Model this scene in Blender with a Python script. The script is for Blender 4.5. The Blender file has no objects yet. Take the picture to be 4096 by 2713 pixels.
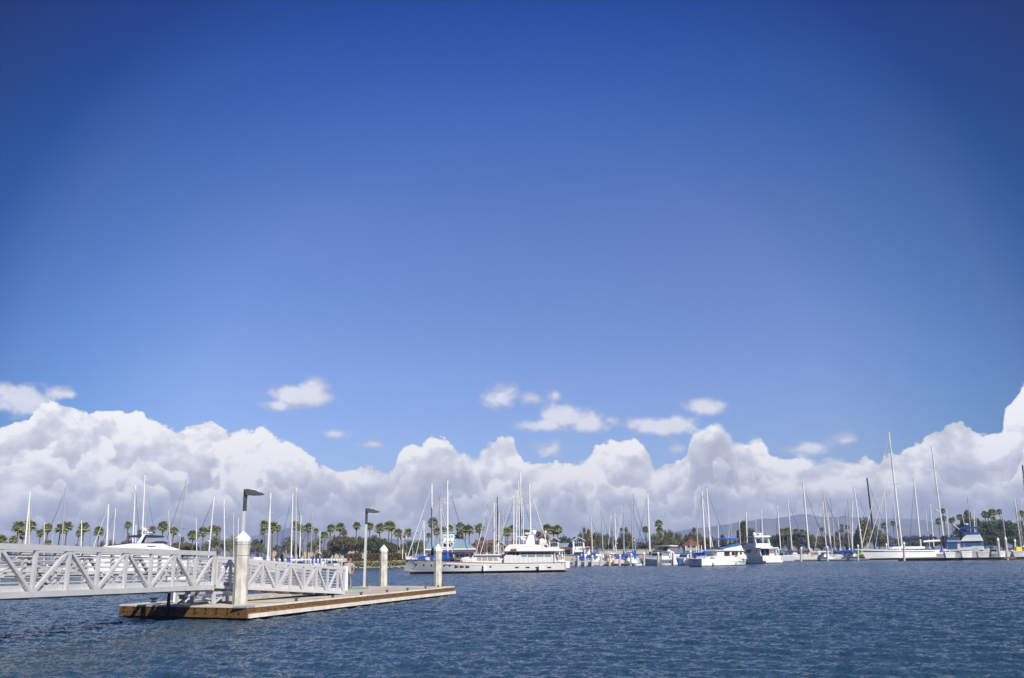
import bpy, math, random
from mathutils import Vector, Matrix
R = math.radians
scene = bpy.context.scene
COL = scene.collection
rnd = random.Random(7)

# ------------------------------------------------------------------ camera
F, CX, CY, CAMZ = 3500.0, 2048.0, 1356.5, 2.14
PITCH, ROLL = math.atan((2233 - CY) / F), 0.0165
_d = Vector((0, math.cos(PITCH), math.sin(PITCH)))
_r0, _u0 = Vector((1, 0, 0)), Vector((0, -math.sin(PITCH), math.cos(PITCH)))
_r = _r0 * math.cos(ROLL) - _u0 * math.sin(ROLL)
_u = _u0 * math.cos(ROLL) + _r0 * math.sin(ROLL)
CAM = Vector((0, 0, CAMZ))
cam_d = bpy.data.cameras.new('camera')
cam = bpy.data.objects.new('camera', cam_d)
COL.objects.link(cam)
m = Matrix((_r, _u, -_d)).transposed().to_4x4()
m.translation = CAM
cam.matrix_world = m
cam_d.sensor_width = 36
cam_d.lens = 36 * F / 4096
cam_d.clip_start = 0.1
cam_d.clip_end = 40000
scene.camera = cam

def ray(px, py):
    return (_d * F + _r * (px - CX) - _u * (py - CY)).normalized()
def P(px, py, D):
    """point on the sight line of a photograph pixel at northing D metres"""
    v = ray(px, py)
    return CAM + v * (D / v.y)
def G(px, py, z=0.0):
    """point on the sight line of a photograph pixel at height z"""
    v = ray(px, py)
    return CAM + v * ((z - CAMZ) / v.z)
def azel(px, py):
    v = ray(px, py)
    return math.atan2(v.x, v.y), math.asin(v.z)
def hor(px):
    return 2233 - (px - CX) * ROLL
def W(px, D, z=0.0):
    """point at column px, northing D, height z"""
    y = hor(px) - (z - CAMZ) * 3719 / D
    p = P(px, y, D)
    return Vector((p.x, D, z))

# ------------------------------------------------------------------ sun and sky
SUN = Vector((0.45, -0.67, 0.65)).normalized()
SUN_EL = math.asin(SUN.z)
SUN_AZ = math.atan2(SUN.x, SUN.y)
sd = bpy.data.lights.new('sun', 'SUN')
sd.energy = 5.0
sd.angle = R(0.53)
sd.color = (1.0, 0.945, 0.86)
so = bpy.data.objects.new('sun', sd)
COL.objects.link(so)
so.rotation_euler = SUN.to_track_quat('Z', 'Y').to_euler()

world = bpy.data.worlds.new('World')
scene.world = world
world.use_nodes = True
wt = world.node_tree
wt.nodes.clear()
def N(kind, **kw):
    n = wt.nodes.new(kind)
    for k, v in kw.items():
        setattr(n, k, v)
    return n
def put(sock, v):
    if isinstance(v, bpy.types.NodeSocket):
        wt.links.new(v, sock)
    else:
        sock.default_value = v
def mth(op, a, b=0.0, c=0.0, clamp=False):
    n = N('ShaderNodeMath', operation=op, use_clamp=clamp)
    put(n.inputs[0], a); put(n.inputs[1], b); put(n.inputs[2], c)
    return n.outputs[0]
def vm(op, a, b=(0, 0, 0)):
    n = N('ShaderNodeVectorMath', operation=op)
    put(n.inputs[0], a)
    if op not in ('LENGTH', 'NORMALIZE'):
        put(n.inputs[1], b)
    return n.outputs['Value' if op in ('LENGTH', 'DOT_PRODUCT') else 'Vector']
def sstep(x, lo, hi, tlo=0.0, thi=1.0):
    n = N('ShaderNodeMapRange', interpolation_type='SMOOTHSTEP')
    put(n.inputs['Value'], x)
    for k, v in (('From Min', lo), ('From Max', hi), ('To Min', tlo), ('To Max', thi)):
        put(n.inputs[k], v)
    return n.outputs[0]
def mixc(f, a, b, mode='MIX'):
    n = N('ShaderNodeMix', data_type='RGBA', blend_type=mode)
    put(n.inputs[0], f); put(n.inputs[6], a); put(n.inputs[7], b)
    return n.outputs[2]
def comb(x, y, z):
    n = N('ShaderNodeCombineXYZ')
    put(n.inputs[0], x); put(n.inputs[1], y); put(n.inputs[2], z)
    return n.outputs[0]
def noise(vec, scale, detail=6, rough=0.55, dist=0.0):
    n = N('ShaderNodeTexNoise', noise_dimensions='2D')
    put(n.inputs['Vector'], vec)
    n.inputs['Scale'].default_value = scale
    n.inputs['Detail'].default_value = detail
    n.inputs['Roughness'].default_value = rough
    n.inputs['Distortion'].default_value = dist
    return n.outputs[0]
def billow(vec, scale, detail=3.0, rough=0.5):
    n = N('ShaderNodeTexVoronoi', feature='F1', voronoi_dimensions='2D')
    n.normalize = True
    put(n.inputs['Vector'], vec)
    n.inputs['Scale'].default_value = scale
    n.inputs['Detail'].default_value = detail
    n.inputs['Roughness'].default_value = rough
    return n.outputs['Distance']

tc = N('ShaderNodeTexCoord')
dirv = vm('NORMALIZE', tc.outputs['Generated'])
sep = N('ShaderNodeSeparateXYZ'); put(sep.inputs[0], dirv)
az = mth('ARCTAN2', sep.outputs[0], sep.outputs[1])
el = mth('ARCSINE', sep.outputs[2])
q = comb(az, el, 0.0)

# outline of the cumulus bank, read as bearing and height above the horizon
BANK = [(0,1716),(52,1706),(104,1690),(156,1628),(251,1606),(320,1628),(360,1643),(415,1621),(476,1619),(510,1649),(571,1654),(605,1693),
(657,1690),(700,1714),(752,1716),(839,1694),(917,1724),(977,1711),(1038,1719),(1081,1723),(1125,1758),(1211,1794),(1254,1829),(1330,1862),
(1401,1880),(1450,1872),(1505,1868),(1560,1878),(1585,1825),(1635,1788),(1695,1777),(1730,1740),(1782,1760),(1860,1800),(1910,1822),(1929,1787),
(1990,1768),(2048,1758),(2074,1803),(2110,1850),(2178,1837),(2260,1845),(2350,1835),(2377,1794),(2420,1777),(2489,1758),(2541,1766),(2592,1800),
(2612,1870),(2645,1842),(2723,1835),(2757,1755),(2790,1700),(2844,1688),(2896,1716),(2982,1757),(3034,1751),(3060,1787),(3103,1840),(3138,1844),
(3207,1816),(3250,1842),(3345,1820),(3397,1837),(3466,1832),(3510,1860),(3536,1822),(3596,1803),(3648,1760),(3743,1729),(3830,1701),(3882,1718),
(3950,1738),(4010,1720),(4016,1660),(4040,1605),(4080,1550),(4200,1480),(4330,1560),(4460,1640)]
fc = N('ShaderNodeFloatCurve')
put(fc.inputs['Value'], mth('MULTIPLY_ADD', az, 1 / 1.5, 0.5))
cm = fc.mapping.curves[0]
pts = [(a / 1.5 + .5, e / 0.4) for a, e in (azel(*p) for p in BANK)]
pts = [(0, .25), (pts[0][0] - .05, .36)] + pts + [(1, .24)]
while len(cm.points) < len(pts):
    cm.points.new(0.5, 0.5)
for cp, (a, b) in zip(cm.points, pts):
    cp.location = (a, b)
    cp.handle_type = 'AUTO_CLAMPED'
fc.mapping.update()
top = mth('MULTIPLY', fc.outputs[0], 0.4)
qs = vm('MULTIPLY', q, (1, 1.25, 1))
warp = vm('ADD', qs, vm('MULTIPLY', comb(mth('SUBTRACT', noise(qs, 9, 1), .5), mth('SUBTRACT', noise(vm('ADD', qs, (3, 1, 0)), 9, 1), .5), 0.0), (.028, .028, 0)))
fine = mth('SUBTRACT', noise(warp, 26, 9, 0.62), 0.5)
bil = billow(warp, 30, 3.0, 0.6)
bil2 = billow(vm('ADD', warp, (-0.009, 0.012, 0)), 30, 3.0, 0.6)
big = noise(vm('ADD', warp, (5, 2, 0)), 7, 5, 0.55)
big2 = noise(vm('ADD', warp, (5 - 0.012, 2 + 0.02, 0)), 7, 5, 0.55)
# bank
edge = mth('ADD', mth('SUBTRACT', top, el), mth('ADD', mth('MULTIPLY', fine, 0.026), mth('MULTIPLY', mth('SUBTRACT', 0.30, bil), 0.020)))
soft = mth('MULTIPLY_ADD', sstep(noise(vm('ADD', qs, (9, 9, 0)), 8, 2), .48, .66), 0.008, 0.0016)
dens = mth('DIVIDE', edge, soft, clamp=True)
# separate puffs: x, y, half width, half height, density
PUFF = [(1190,1583,175,58,1.),(1245,1553,85,58,.95),(1110,1618,90,38,.75),(1350,1735,100,34,.7),(2000,1583,100,72,.7),(2125,1594,95,40,.42),(2222,1583,80,38,.5),
(2262,1672,165,74,1.0),(2180,1700,150,44,.95),(2350,1690,130,52,.9),(2440,1680,70,36,.6),(2650,1705,145,54,1.0),(2715,1700,120,62,.95),(2550,1690,80,46,.55),(2815,1627,125,50,.95),
(3250,1790,125,46,.8),(3390,1763,95,36,.5),(70,1595,170,80,1.0),(250,1578,150,36,.7),(0,1570,120,60,.8),(1490,1778,80,24,.4),(2190,1800,130,65,.5),(2690,1800,110,56,.45)]
acc = None
for x, y, rx, ry, k in PUFF:
    a, e = azel(x, y)
    l = vm('LENGTH', vm('MULTIPLY', vm('SUBTRACT', q, (a, e, 0)), (3600 / rx, 3600 / ry, 0)))
    l = mth('MULTIPLY_ADD', l, -k, k)
    acc = l if acc is None else mth('MAXIMUM', acc, l)
pf = mth('ADD', acc, mth('ADD', mth('MULTIPLY', fine, 1.35), mth('MULTIPLY', mth('SUBTRACT', 0.30, bil), 0.8)))
pdens = mth('MULTIPLY', sstep(pf, 0.05, 0.60), sstep(acc, -0.2, 0.15))
clouds_w = N('ShaderNodeValue'); clouds_w.outputs[0].default_value = 1.0
total = mth('MAXIMUM', dens, mth('MULTIPLY', pdens, 0.80))
# light on the cloud: banks one before the other, each bright along its sunlit crest, with the relief of the billows
bilf = billow(warp, 62, 2.0, 0.6)
emb = mth('ADD', mth('MULTIPLY', mth('SUBTRACT', bil2, bil), 1.3), mth('MULTIPLY', mth('SUBTRACT', 0.33, bilf), 0.30))
embb = mth('MULTIPLY', mth('SUBTRACT', big, big2), 3.0)
wig = mth('ADD', mth('MULTIPLY', fine, 0.022), mth('MULTIPLY', mth('SUBTRACT', 0.30, bil), 0.026))
def crest(c, depth, lo):
    return mth('SUBTRACT', 1.0, mth('MULTIPLY', sstep(mth('SUBTRACT', c, el), 0.0, depth), 1.0 - lo))
b = crest(top, 0.062, 0.30)
for share, amp, sc_, seed, dep_, lo in ((0.74, 0.075, 11, 3.1, .040, .26), (0.50, 0.060, 13, 7.7, .034, .22), (0.27, 0.035, 17, 12.3, .022, .26)):
    nz = noise(comb(mth('MULTIPLY', az, sc_), mth('MULTIPLY_ADD', el, sc_ * .55, seed), 0.0), 1.0, 3, 0.6)
    c_ = mth('ADD', mth('MULTIPLY_ADD', top, share, mth('MULTIPLY', mth('SUBTRACT', nz, 0.5), amp * 2.4)), wig)
    cov = sstep(mth('SUBTRACT', c_, el), -0.0015, 0.0045)
    bl = mth('MULTIPLY', crest(c_, dep_, lo), 0.92)
    b = mth('ADD', mth('MULTIPLY', b, mth('SUBTRACT', 1.0, cov)), mth('MULTIPLY', bl, cov))
b = mth('ADD', mth('ADD', b, emb), embb)
lowp = noise(vm('MULTIPLY', vm('ADD', q, (2, 4, 0)), (1, 2.2, 1)), 7, 3, 0.5)
b = mth('ADD', b, mth('MULTIPLY', mth('SUBTRACT', lowp, 0.5), 0.9))
def ramp(fac, stops):
    n = N('ShaderNodeValToRGB')
    put(n.inputs[0], fac)
    c = n.color_ramp
    while len(c.elements) < len(stops):
        c.elements.new(0.5)
    for e_, (p_, c_) in zip(c.elements, stops):
        e_.position = p_
        e_.color = (*c_, 1)
    return n.outputs[0]
b = mth('MULTIPLY_ADD', b, 0.80, 0.04, clamp=True)
hz = sstep(el, 0.10, 0.01)
mixb = mth('ADD', mth('MULTIPLY', b, mth('SUBTRACT', 1.0, mth('MULTIPLY', hz, .55))), mth('MULTIPLY', hz, 0.16))
ccol = ramp(mixb, [(0.0, (.54, .56, .66)), (0.3, (.67, .68, .77)), (0.58, (.84, .85, .91)), (0.85, (1.12, 1.10, 1.10))])
pcol = mixc(sstep(mth('ADD', mth('MULTIPLY', emb, 1.0), sstep(acc, 0.0, 0.8)), 0.0, 1.0), (0.56, 0.57, 0.72, 1), (1.0, .98, 1.0, 1))
cloudcol = mixc(sstep(edge, -0.002, 0.004), pcol, ccol)

sky = N('ShaderNodeTexSky', sky_type='NISHITA')
sky.sun_disc = False
sky.sun_elevation = SUN_EL
sky.sun_rotation = SUN_AZ
sky.altitude = 0
sky.air_density = 1.0
sky.dust_density = 0.25
sky.ozone_density = 3.0
base = mixc(1.0, sky.outputs[0], (0.098, 0.098, 0.098, 1), 'MULTIPLY')
deep = ramp(mth('DIVIDE', el, 1.0, clamp=True), [(0.0, (.92, .90, 1.12)), (0.2, (.92, .90, 1.2)), (0.38, (.78, .84, 1.26)), (0.52, (.40, .71, 1.40)), (0.66, (.0, .48, 1.42))])
base = mixc(1.0, base, deep, 'MULTIPLY')
# lens vignette put into the sky colour: darker towards the frame corners
pale = vm('DOT_PRODUCT', dirv, Vector((0.0, 1.0, 0.12)).normalized())
base = mixc(1.0, base, ramp(mth('MULTIPLY_ADD', pale, 5.0, -3.8, clamp=True), [(0.0, (0, .15, .30)), (.36, (.05, .36, .58)), (.52, (.44, .64, .78)), (.62, (.50, .76, .88)), (.90, (1, 1.04, 1.08))]), 'MULTIPLY')
final = mixc(mth('MULTIPLY', total, 1.0), base, cloudcol)
bg = N('ShaderNodeBackground')
put(bg.inputs[0], final)
bg.inputs[1].default_value = 0.80
wo = N('ShaderNodeOutputWorld')
wt.links.new(bg.outputs[0], wo.inputs[0])

vs = scene.view_settings
vs.view_transform = 'Standard'
vs.look = 'None'
vs.exposure = 0.32
vs.gamma = 1.0
vs.use_curve_mapping = False
scene.cycles.max_bounces = 6
scene.cycles.sample_clamp_direct = 6
scene.cycles.sample_clamp_indirect = 4
scene.cycles.transparent_max_bounces = 8
scene.cycles.volume_bounces = 0

# ------------------------------------------------------------------ helpers
def mat(name, col, rough=0.5, metal=0.0, var=0.0, scale=3.0, bump=0.0, dirt=None, stretch=(1, 1, 1), detail=5, spec=0.5):
    mt = bpy.data.materials.new(name)
    mt.use_nodes = True
    nt = mt.node_tree
    b = nt.nodes['Principled BSDF']
    b.inputs['Roughness'].default_value = rough
    b.inputs['Metallic'].default_value = metal
    b.inputs['Specular IOR Level'].default_value = spec
    b.inputs['Base Color'].default_value = (*col, 1)
    if var or bump:
        t = nt.nodes.new('ShaderNodeTexCoord')
        mp = nt.nodes.new('ShaderNodeMapping')
        mp.inputs['Scale'].default_value = stretch
        nt.links.new(t.outputs['Object'], mp.inputs[0])
        n = nt.nodes.new('ShaderNodeTexNoise')
        n.inputs['Scale'].default_value = scale
        n.inputs['Detail'].default_value = detail
        n.inputs['Roughness'].default_value = 0.62
        nt.links.new(mp.outputs[0], n.inputs['Vector'])
        r = nt.nodes.new('ShaderNodeValToRGB')
        nt.links.new(n.outputs[0], r.inputs[0])
        c2 = dirt if dirt else tuple(max(0, c * (1 - var)) for c in col)
        r.color_ramp.elements[0].position = 0.32
        r.color_ramp.elements[0].color = (*c2, 1)
        r.color_ramp.elements[1].position = 0.66
        r.color_ramp.elements[1].color = (*[min(1, c * (1 + var * .35)) for c in col], 1)
        nt.links.new(r.outputs[0], b.inputs['Base Color'])
        if bump:
            bp = nt.nodes.new('ShaderNodeBump')
            bp.inputs['Strength'].default_value = bump
            bp.inputs['Distance'].default_value = 0.05
            nt.links.new(n.outputs[0], bp.inputs['Height'])
            nt.links.new(bp.outputs[0], b.inputs['Normal'])
    return mt
M = {}
def dm(name, *a, **k):
    M[name] = mat(name, *a, **k)
dm('aluminium', (.60, .60, .615), .45, 0.15, .10, 2.5)
dm('concrete', (.56, .54, .50), .85, 0, .38, 5, .3, stretch=(1, 1, .35))
dm('deck_concrete', (.52, .475, .40), .9, 0, .28, 1.6)
dm('timber', (.20, .105, .032), .65, 0, .55, 3.5, .2, dirt=(.085, .042, .014), stretch=(1, 1, 6))
dm('rub_strip', (.78, .73, .69), .6, 0, .25, 3)
dm('float_black', (.02, .02, .022), .7)
dm('bolt_steel', (.05, .04, .035), .5, .6)
dm('galv', (.48, .50, .52), .45, .4, .2, 6)
dm('white_cap', (.86, .86, .86), .45)
dm('white_paint', (.82, .82, .82), .35, 0, .05, 2)
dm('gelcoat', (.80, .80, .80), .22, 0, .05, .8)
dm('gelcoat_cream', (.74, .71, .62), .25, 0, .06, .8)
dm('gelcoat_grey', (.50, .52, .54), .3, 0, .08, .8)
dm('navy_hull', (.02, .03, .09), .2)
dm('lamp_grey', (.075, .082, .09), .5, .2, .3, 9)
dm('lamp_lens', (.5, .5, .48), .2)
dm('boot_red', (.17, .012, .03), .5)
dm('bottom_dark', (.012, .013, .02), .6)
dm('boot_blue', (.03, .06, .25), .4)
dm('teak', (.36, .17, .06), .6, 0, .25, 8)
dm('glass_dark', (.02, .028, .038), .06)
dm('glass_grey', (.27, .31, .33), .1)
dm('glass_curtain', (.42, .45, .42), .25, 0, .3, 3, stretch=(6, 1, .2))
dm('mast_white', (.80, .80, .79), .35)
dm('mast_grey', (.50, .50, .51), .4, .3)
dm('mast_cream', (.66, .58, .42), .45)
dm('mast_black', (.025, .027, .04), .3)
dm('wire', (.35, .36, .38), .4, .5)
dm('canvas_blue', (.012, .095, .52), .8, 0, .2, 3)
dm('canvas_navy', (.012, .017, .10), .8, 0, .2, 3)
dm('canvas_teal', (.01, .19, .22), .8)
dm('canvas_brown', (.10, .035, .022), .8)
dm('canvas_white', (.76, .76, .77), .8, 0, .1, 3)
dm('canvas_green', (.40, .72, .04), .7, 0, .15, 4)
dm('canvas_steel', (.04, .13, .32), .8, 0, .15, 3)
dm('black_trim', (.02, .02, .025), .5)
dm('steel', (.6, .6, .62), .25, .9)
dm('skin', (.42, .17, .10), .6)
dm('shirt_grey', (.34, .33, .38), .9, 0, .12, 30)
dm('trousers', (.15, .13, .11), .9, 0, .5, 22)
dm('cap_dark', (.07, .05, .055), .9)
dm('shoe', (.09, .085, .10), .8)
dm('hose_grey', (.22, .22, .235), .55, 0, .1, 8)
dm('hose_green', (.09, .36, .24), .6)
dm('yellow', (.85, .62, .02), .6)
dm('orange', (.75, .28, .02), .6)
dm('palm_leaf', (.29, .30, .07), .5, 0, .3, 2.5, dirt=(.13, .15, .04))
dm('palm_dead', (.30, .22, .09), .8, 0, .4, 3)
dm('palm_trunk', (.16, .125, .095), .9, 0, .35, 4, stretch=(1, 1, 4))
dm('leaf_dark', (.085, .105, .038), .6, 0, .45, .9, dirt=(.035, .052, .022))
dm('leaf_olive', (.17, .17, .07), .6, 0, .35, .9, dirt=(.075, .085, .035))
dm('leaf_brown', (.165, .135, .065), .6, 0, .45, .9, dirt=(.07, .062, .034))
dm('bark', (.20, .165, .13), .9, 0, .3, 3)
dm('bark_pale', (.42, .38, .32), .85, 0, .3, 2)
dm('soil', (.22, .19, .12), .95, 0, .5, .15, dirt=(.08, .10, .035))
dm('rock', (.42, .38, .33), .9, 0, .4, .8)
dm('hedge_leaf', (.12, .11, .035), .7, 0, .5, .6, dirt=(.15, .085, .05))
dm('bank_scrub', (.32, .31, .08), .8, 0, .6, .8, dirt=(.10, .10, .04))
dm('stucco', (.50, .44, .37), .9, 0, .10, .5)
dm('stucco_peach', (.55, .40, .28), .9)
dm('house_white', (.78, .78, .77), .7)
dm('roof_blue', (.22, .34, .42), .55, 0, .12, .8)
dm('tile_red', (.19, .085, .06), .8, 0, .25, 2)
dm('steel_red', (.26, .085, .055), .7)
dm('house_grey', (.36, .36, .37), .8)
dm('far_dock', (.36, .34, .31), .9, 0, .2, 2)
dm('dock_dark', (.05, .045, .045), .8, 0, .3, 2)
dm('mountain', (.25, .245, .25), .95, 0, .40, .004)  # base colour lightened to stand in for part of the distance haze
dm('flag_blue', (.03, .05, .25), .8)
dm('flag_red', (.50, .03, .05), .8)
dm('sky_flag', (.25, .5, .75), .8)

class MB:
    def __init__(s):
        s.v, s.f, s.mi, s.m = [], [], [], 0
    def add(s, vs, fs):
        o = len(s.v)
        s.v += [tuple(p) for p in vs]
        s.f += [tuple(i + o for i in f) for f in fs]
        s.mi += [s.m] * len(fs)
        return s
    def box(s, c, d, rz=0.0):
        ca, sa = math.cos(rz), math.sin(rz)
        vs = []
        for z in (-.5, .5):
            for x, y in ((-.5, -.5), (.5, -.5), (.5, .5), (-.5, .5)):
                X, Y = x * d[0], y * d[1]
                vs.append((c[0] + X * ca - Y * sa, c[1] + X * sa + Y * ca, c[2] + z * d[2]))
        return s.add(vs, [(3, 2, 1, 0), (4, 5, 6, 7), (0, 1, 5, 4), (1, 2, 6, 5), (2, 3, 7, 6), (3, 0, 4, 7)])
    def bar(s, a, b, w, h=None, up=(0, 0, 1)):
        h = h or w
        a, b = Vector(a), Vector(b)
        t = (b - a).normalized()
        n = t.cross(Vector(up))
        if n.length < 1e-3:
            n = t.cross(Vector((1, 0, 0)))
        n.normalize()
        k = n.cross(t)
        vs = [p + n * x * w / 2 + k * y * h / 2 for p in (a, b) for x, y in ((-1, -1), (1, -1), (1, 1), (-1, 1))]
        return s.add(vs, [(3, 2, 1, 0), (4, 5, 6, 7), (0, 1, 5, 4), (1, 2, 6, 5), (2, 3, 7, 6), (3, 0, 4, 7)])
    def tube(s, pts, r, n=6):
        pts = [Vector(p) for p in pts]
        rs = r if isinstance(r, (list, tuple)) else [r] * len(pts)
        vs, fs = [], []
        ref = None
        for i, p in enumerate(pts):
            t = (pts[min(i + 1, len(pts) - 1)] - pts[max(i - 1, 0)]).normalized()
            if ref is None:
                ref = t.cross(Vector((0, 0, 1)))
                if ref.length < 1e-2:
                    ref = t.cross(Vector((0, 1, 0)))
            ref = (ref - t * ref.dot(t)).normalized()
            bi = t.cross(ref)
            for k in range(n):
                a = 2 * math.pi * (k + .5) / n
                vs.append(p + (ref * math.cos(a) + bi * math.sin(a)) * rs[i])
        for i in range(len(pts) - 1):
            for k in range(n):
                fs.append((i * n + k, i * n + (k + 1) % n, (i + 1) * n + (k + 1) % n, (i + 1) * n + k))
        fs.append(tuple(range(n))[::-1])
        fs.append(tuple((len(pts) - 1) * n + k for k in range(n)))
        return s.add(vs, fs)
    def lathe(s, prof, n=12, c=(0, 0, 0), rot=0.0):
        vs, fs = [], []
        for r, z in prof:
            for k in range(n):
                a = 2 * math.pi * k / n + rot
                vs.append((c[0] + r * math.cos(a), c[1] + r * math.sin(a), c[2] + z))
        for i in range(len(prof) - 1):
            for k in range(n):
                fs.append((i * n + k, i * n + (k + 1) % n, (i + 1) * n + (k + 1) % n, (i + 1) * n + k))
        fs.append(tuple(range(n))[::-1])
        fs.append(tuple((len(prof) - 1) * n + k for k in range(n)))
        return s.add(vs, fs)
    def ball(s, c, r, n=8, sz=1.0):
        return s.lathe([(max(1e-3, r * math.sin(math.pi * i / 6)), -r * sz * math.cos(math.pi * i / 6)) for i in range(7)], n, c)
    def prism(s, prof, y0, y1, k=1.0):
        """outline in x,z drawn out along y; k squeezes the upper part inwards"""
        n = len(prof)
        zs = [p[1] for p in prof]
        lo, hi = min(zs), max(zs)
        def yy(y, z):
            t = (z - lo) / (hi - lo + 1e-9)
            return y * (1 + (k - 1) * t)
        vs = [(x, yy(y0, z), z) for x, z in prof] + [(x, yy(y1, z), z) for x, z in prof]
        fs = [(i, (i + 1) % n, n + (i + 1) % n, n + i) for i in range(n)]
        a, b = tuple(range(n))[::-1], tuple(range(n, 2 * n))
        return s.add(vs, fs + [a, b])
    def poly(s, pts, z0, z1):
        """plan outline in x,y raised from z0 to z1"""
        n = len(pts)
        vs = [(x, y, z0) for x, y in pts] + [(x, y, z1) for x, y in pts]
        return s.add(vs, [(i, (i + 1) % n, n + (i + 1) % n, n + i) for i in range(n)] + [tuple(range(n))[::-1], tuple(range(n, 2 * n))])
    def build(s, name, mats, parent=None, smooth=False, **tags):
        me = bpy.data.meshes.new(name)
        me.from_pydata(s.v, [], s.f)
        for q_ in (mats if isinstance(mats, (list, tuple)) else [mats]):
            me.materials.append(M[q_] if isinstance(q_, str) else q_)
        if any(s.mi):
            me.polygons.foreach_set('material_index', s.mi)
        if smooth is True:
            me.polygons.foreach_set('use_smooth', [True] * len(s.f))
        me.update()
        if smooth == 'angle':
            me.polygons.foreach_set('use_smooth', [True] * len(s.f))
            me.set_sharp_from_angle(angle=R(32))
        o = bpy.data.objects.new(name, me)
        COL.objects.link(o)
        if parent:
            o.parent = parent
        for k, v in tags.items():
            o[k] = v
        return o

def fixnormals(o):
    import bmesh
    b = bmesh.new()
    b.from_mesh(o.data)
    bmesh.ops.recalc_face_normals(b, faces=b.faces)
    b.to_mesh(o.data)
    b.free()

def thing(name, label, cat, loc=(0, 0, 0), rz=0.0, group=None):
    o = bpy.data.objects.new(name, None)
    o.empty_display_size = 0.3
    COL.objects.link(o)
    o.location = loc
    o.rotation_euler = (0, 0, rz)
    o['label'] = label
    o['category'] = cat
    if group:
        o['group'] = group
    return o
def dup(root, loc, rz=None, label=None, group=None, scale=None):
    r = root.copy(); COL.objects.link(r)
    r.location = loc
    if rz is not None:
        r.rotation_euler = (0, 0, rz)
    if scale is not None:
        r.scale = scale if isinstance(scale, (tuple, list)) else (scale,) * 3
    if label: r['label'] = label
    if group: r['group'] = group
    for ch in list(root.children):
        c = ch.copy(); COL.objects.link(c); c.parent = r
        for g in list(ch.children):
            d = g.copy(); COL.objects.link(d); d.parent = c
    return r
ORD = ['first', 'second', 'third', 'fourth', 'fifth', 'sixth', 'seventh', 'eighth', 'ninth', 'tenth', 'eleventh', 'twelfth', 'thirteenth',
       'fourteenth', 'fifteenth', 'sixteenth', 'seventeenth', 'eighteenth', 'nineteenth', 'twentieth'] + ['twenty-' + w for w in
       ('first', 'second', 'third', 'fourth', 'fifth', 'sixth', 'seventh', 'eighth', 'ninth')] + ['thirtieth'] + ['thirty-' + w for w in
       ('first', 'second', 'third', 'fourth', 'fifth', 'sixth', 'seventh', 'eighth', 'ninth')]

# ------------------------------------------------------------------ water
wm = bpy.data.materials.new('sea_water')
wm.use_nodes = True
nt = wm.node_tree
pb = nt.nodes['Principled BSDF']
pb.inputs['Base Color'].default_value = (.022, .056, .094, 1)
pb.inputs['Roughness'].default_value = 0.16
pb.inputs['IOR'].default_value = 1.33
tcw = nt.nodes.new('ShaderNodeTexCoord')
def wband(sx, sy, rot, det, k, prev=None):
    """a band of ripples as slopes of the surface"""
    mp = nt.nodes.new('ShaderNodeMapping')
    mp.inputs['Scale'].default_value = (sx, sy, 1)
    mp.inputs['Rotation'].default_value = (0, 0, R(rot))
    nt.links.new(tcw.outputs['Object'], mp.inputs[0])
    n = nt.nodes.new('ShaderNodeTexNoise')
    n.noise_dimensions = '2D'
    n.inputs['Scale'].default_value = 1.0
    n.inputs['Detail'].default_value = det
    n.inputs['Roughness'].default_value = 0.55
    nt.links.new(mp.outputs[0], n.inputs['Vector'])
    a = nt.nodes.new('ShaderNodeVectorMath'); a.operation = 'SUBTRACT'
    nt.links.new(n.outputs['Color'], a.inputs[0]); a.inputs[1].default_value = (.5, .5, .5)
    b = nt.nodes.new('ShaderNodeVectorMath'); b.operation = 'MULTIPLY_ADD'
    nt.links.new(a.outputs[0], b.inputs[0]); b.inputs[1].default_value = (k * .8, k, 0)
    if prev:
        nt.links.new(prev, b.inputs[2])
    else:
        b.inputs[2].default_value = (0, 0, 1)
    return b.outputs[0]
nrm = wband(3.0, 3.0, -8, 2, 0.9)
nrm = wband(11.0, 10.0, 10, 2, 2.2, nrm)
gm = nt.nodes.new('ShaderNodeNewGeometry')
sh_ = nt.nodes.new('ShaderNodeVectorMath'); sh_.operation = 'ADD'
nt.links.new(nrm, sh_.inputs[0]); sh_.inputs[1].default_value = (0, 0, -1)
ad_ = nt.nodes.new('ShaderNodeVectorMath'); ad_.operation = 'ADD'
nt.links.new(sh_.outputs[0], ad_.inputs[0]); nt.links.new(gm.outputs['Normal'], ad_.inputs[1])
nrm = ad_.outputs[0]
nv = nt.nodes.new('ShaderNodeVectorMath'); nv.operation = 'NORMALIZE'
nt.links.new(nrm, nv.inputs[0])
nt.links.new(nv.outputs[0], pb.inputs['Normal'])
M['sea_water'] = wm
import numpy as np
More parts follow.
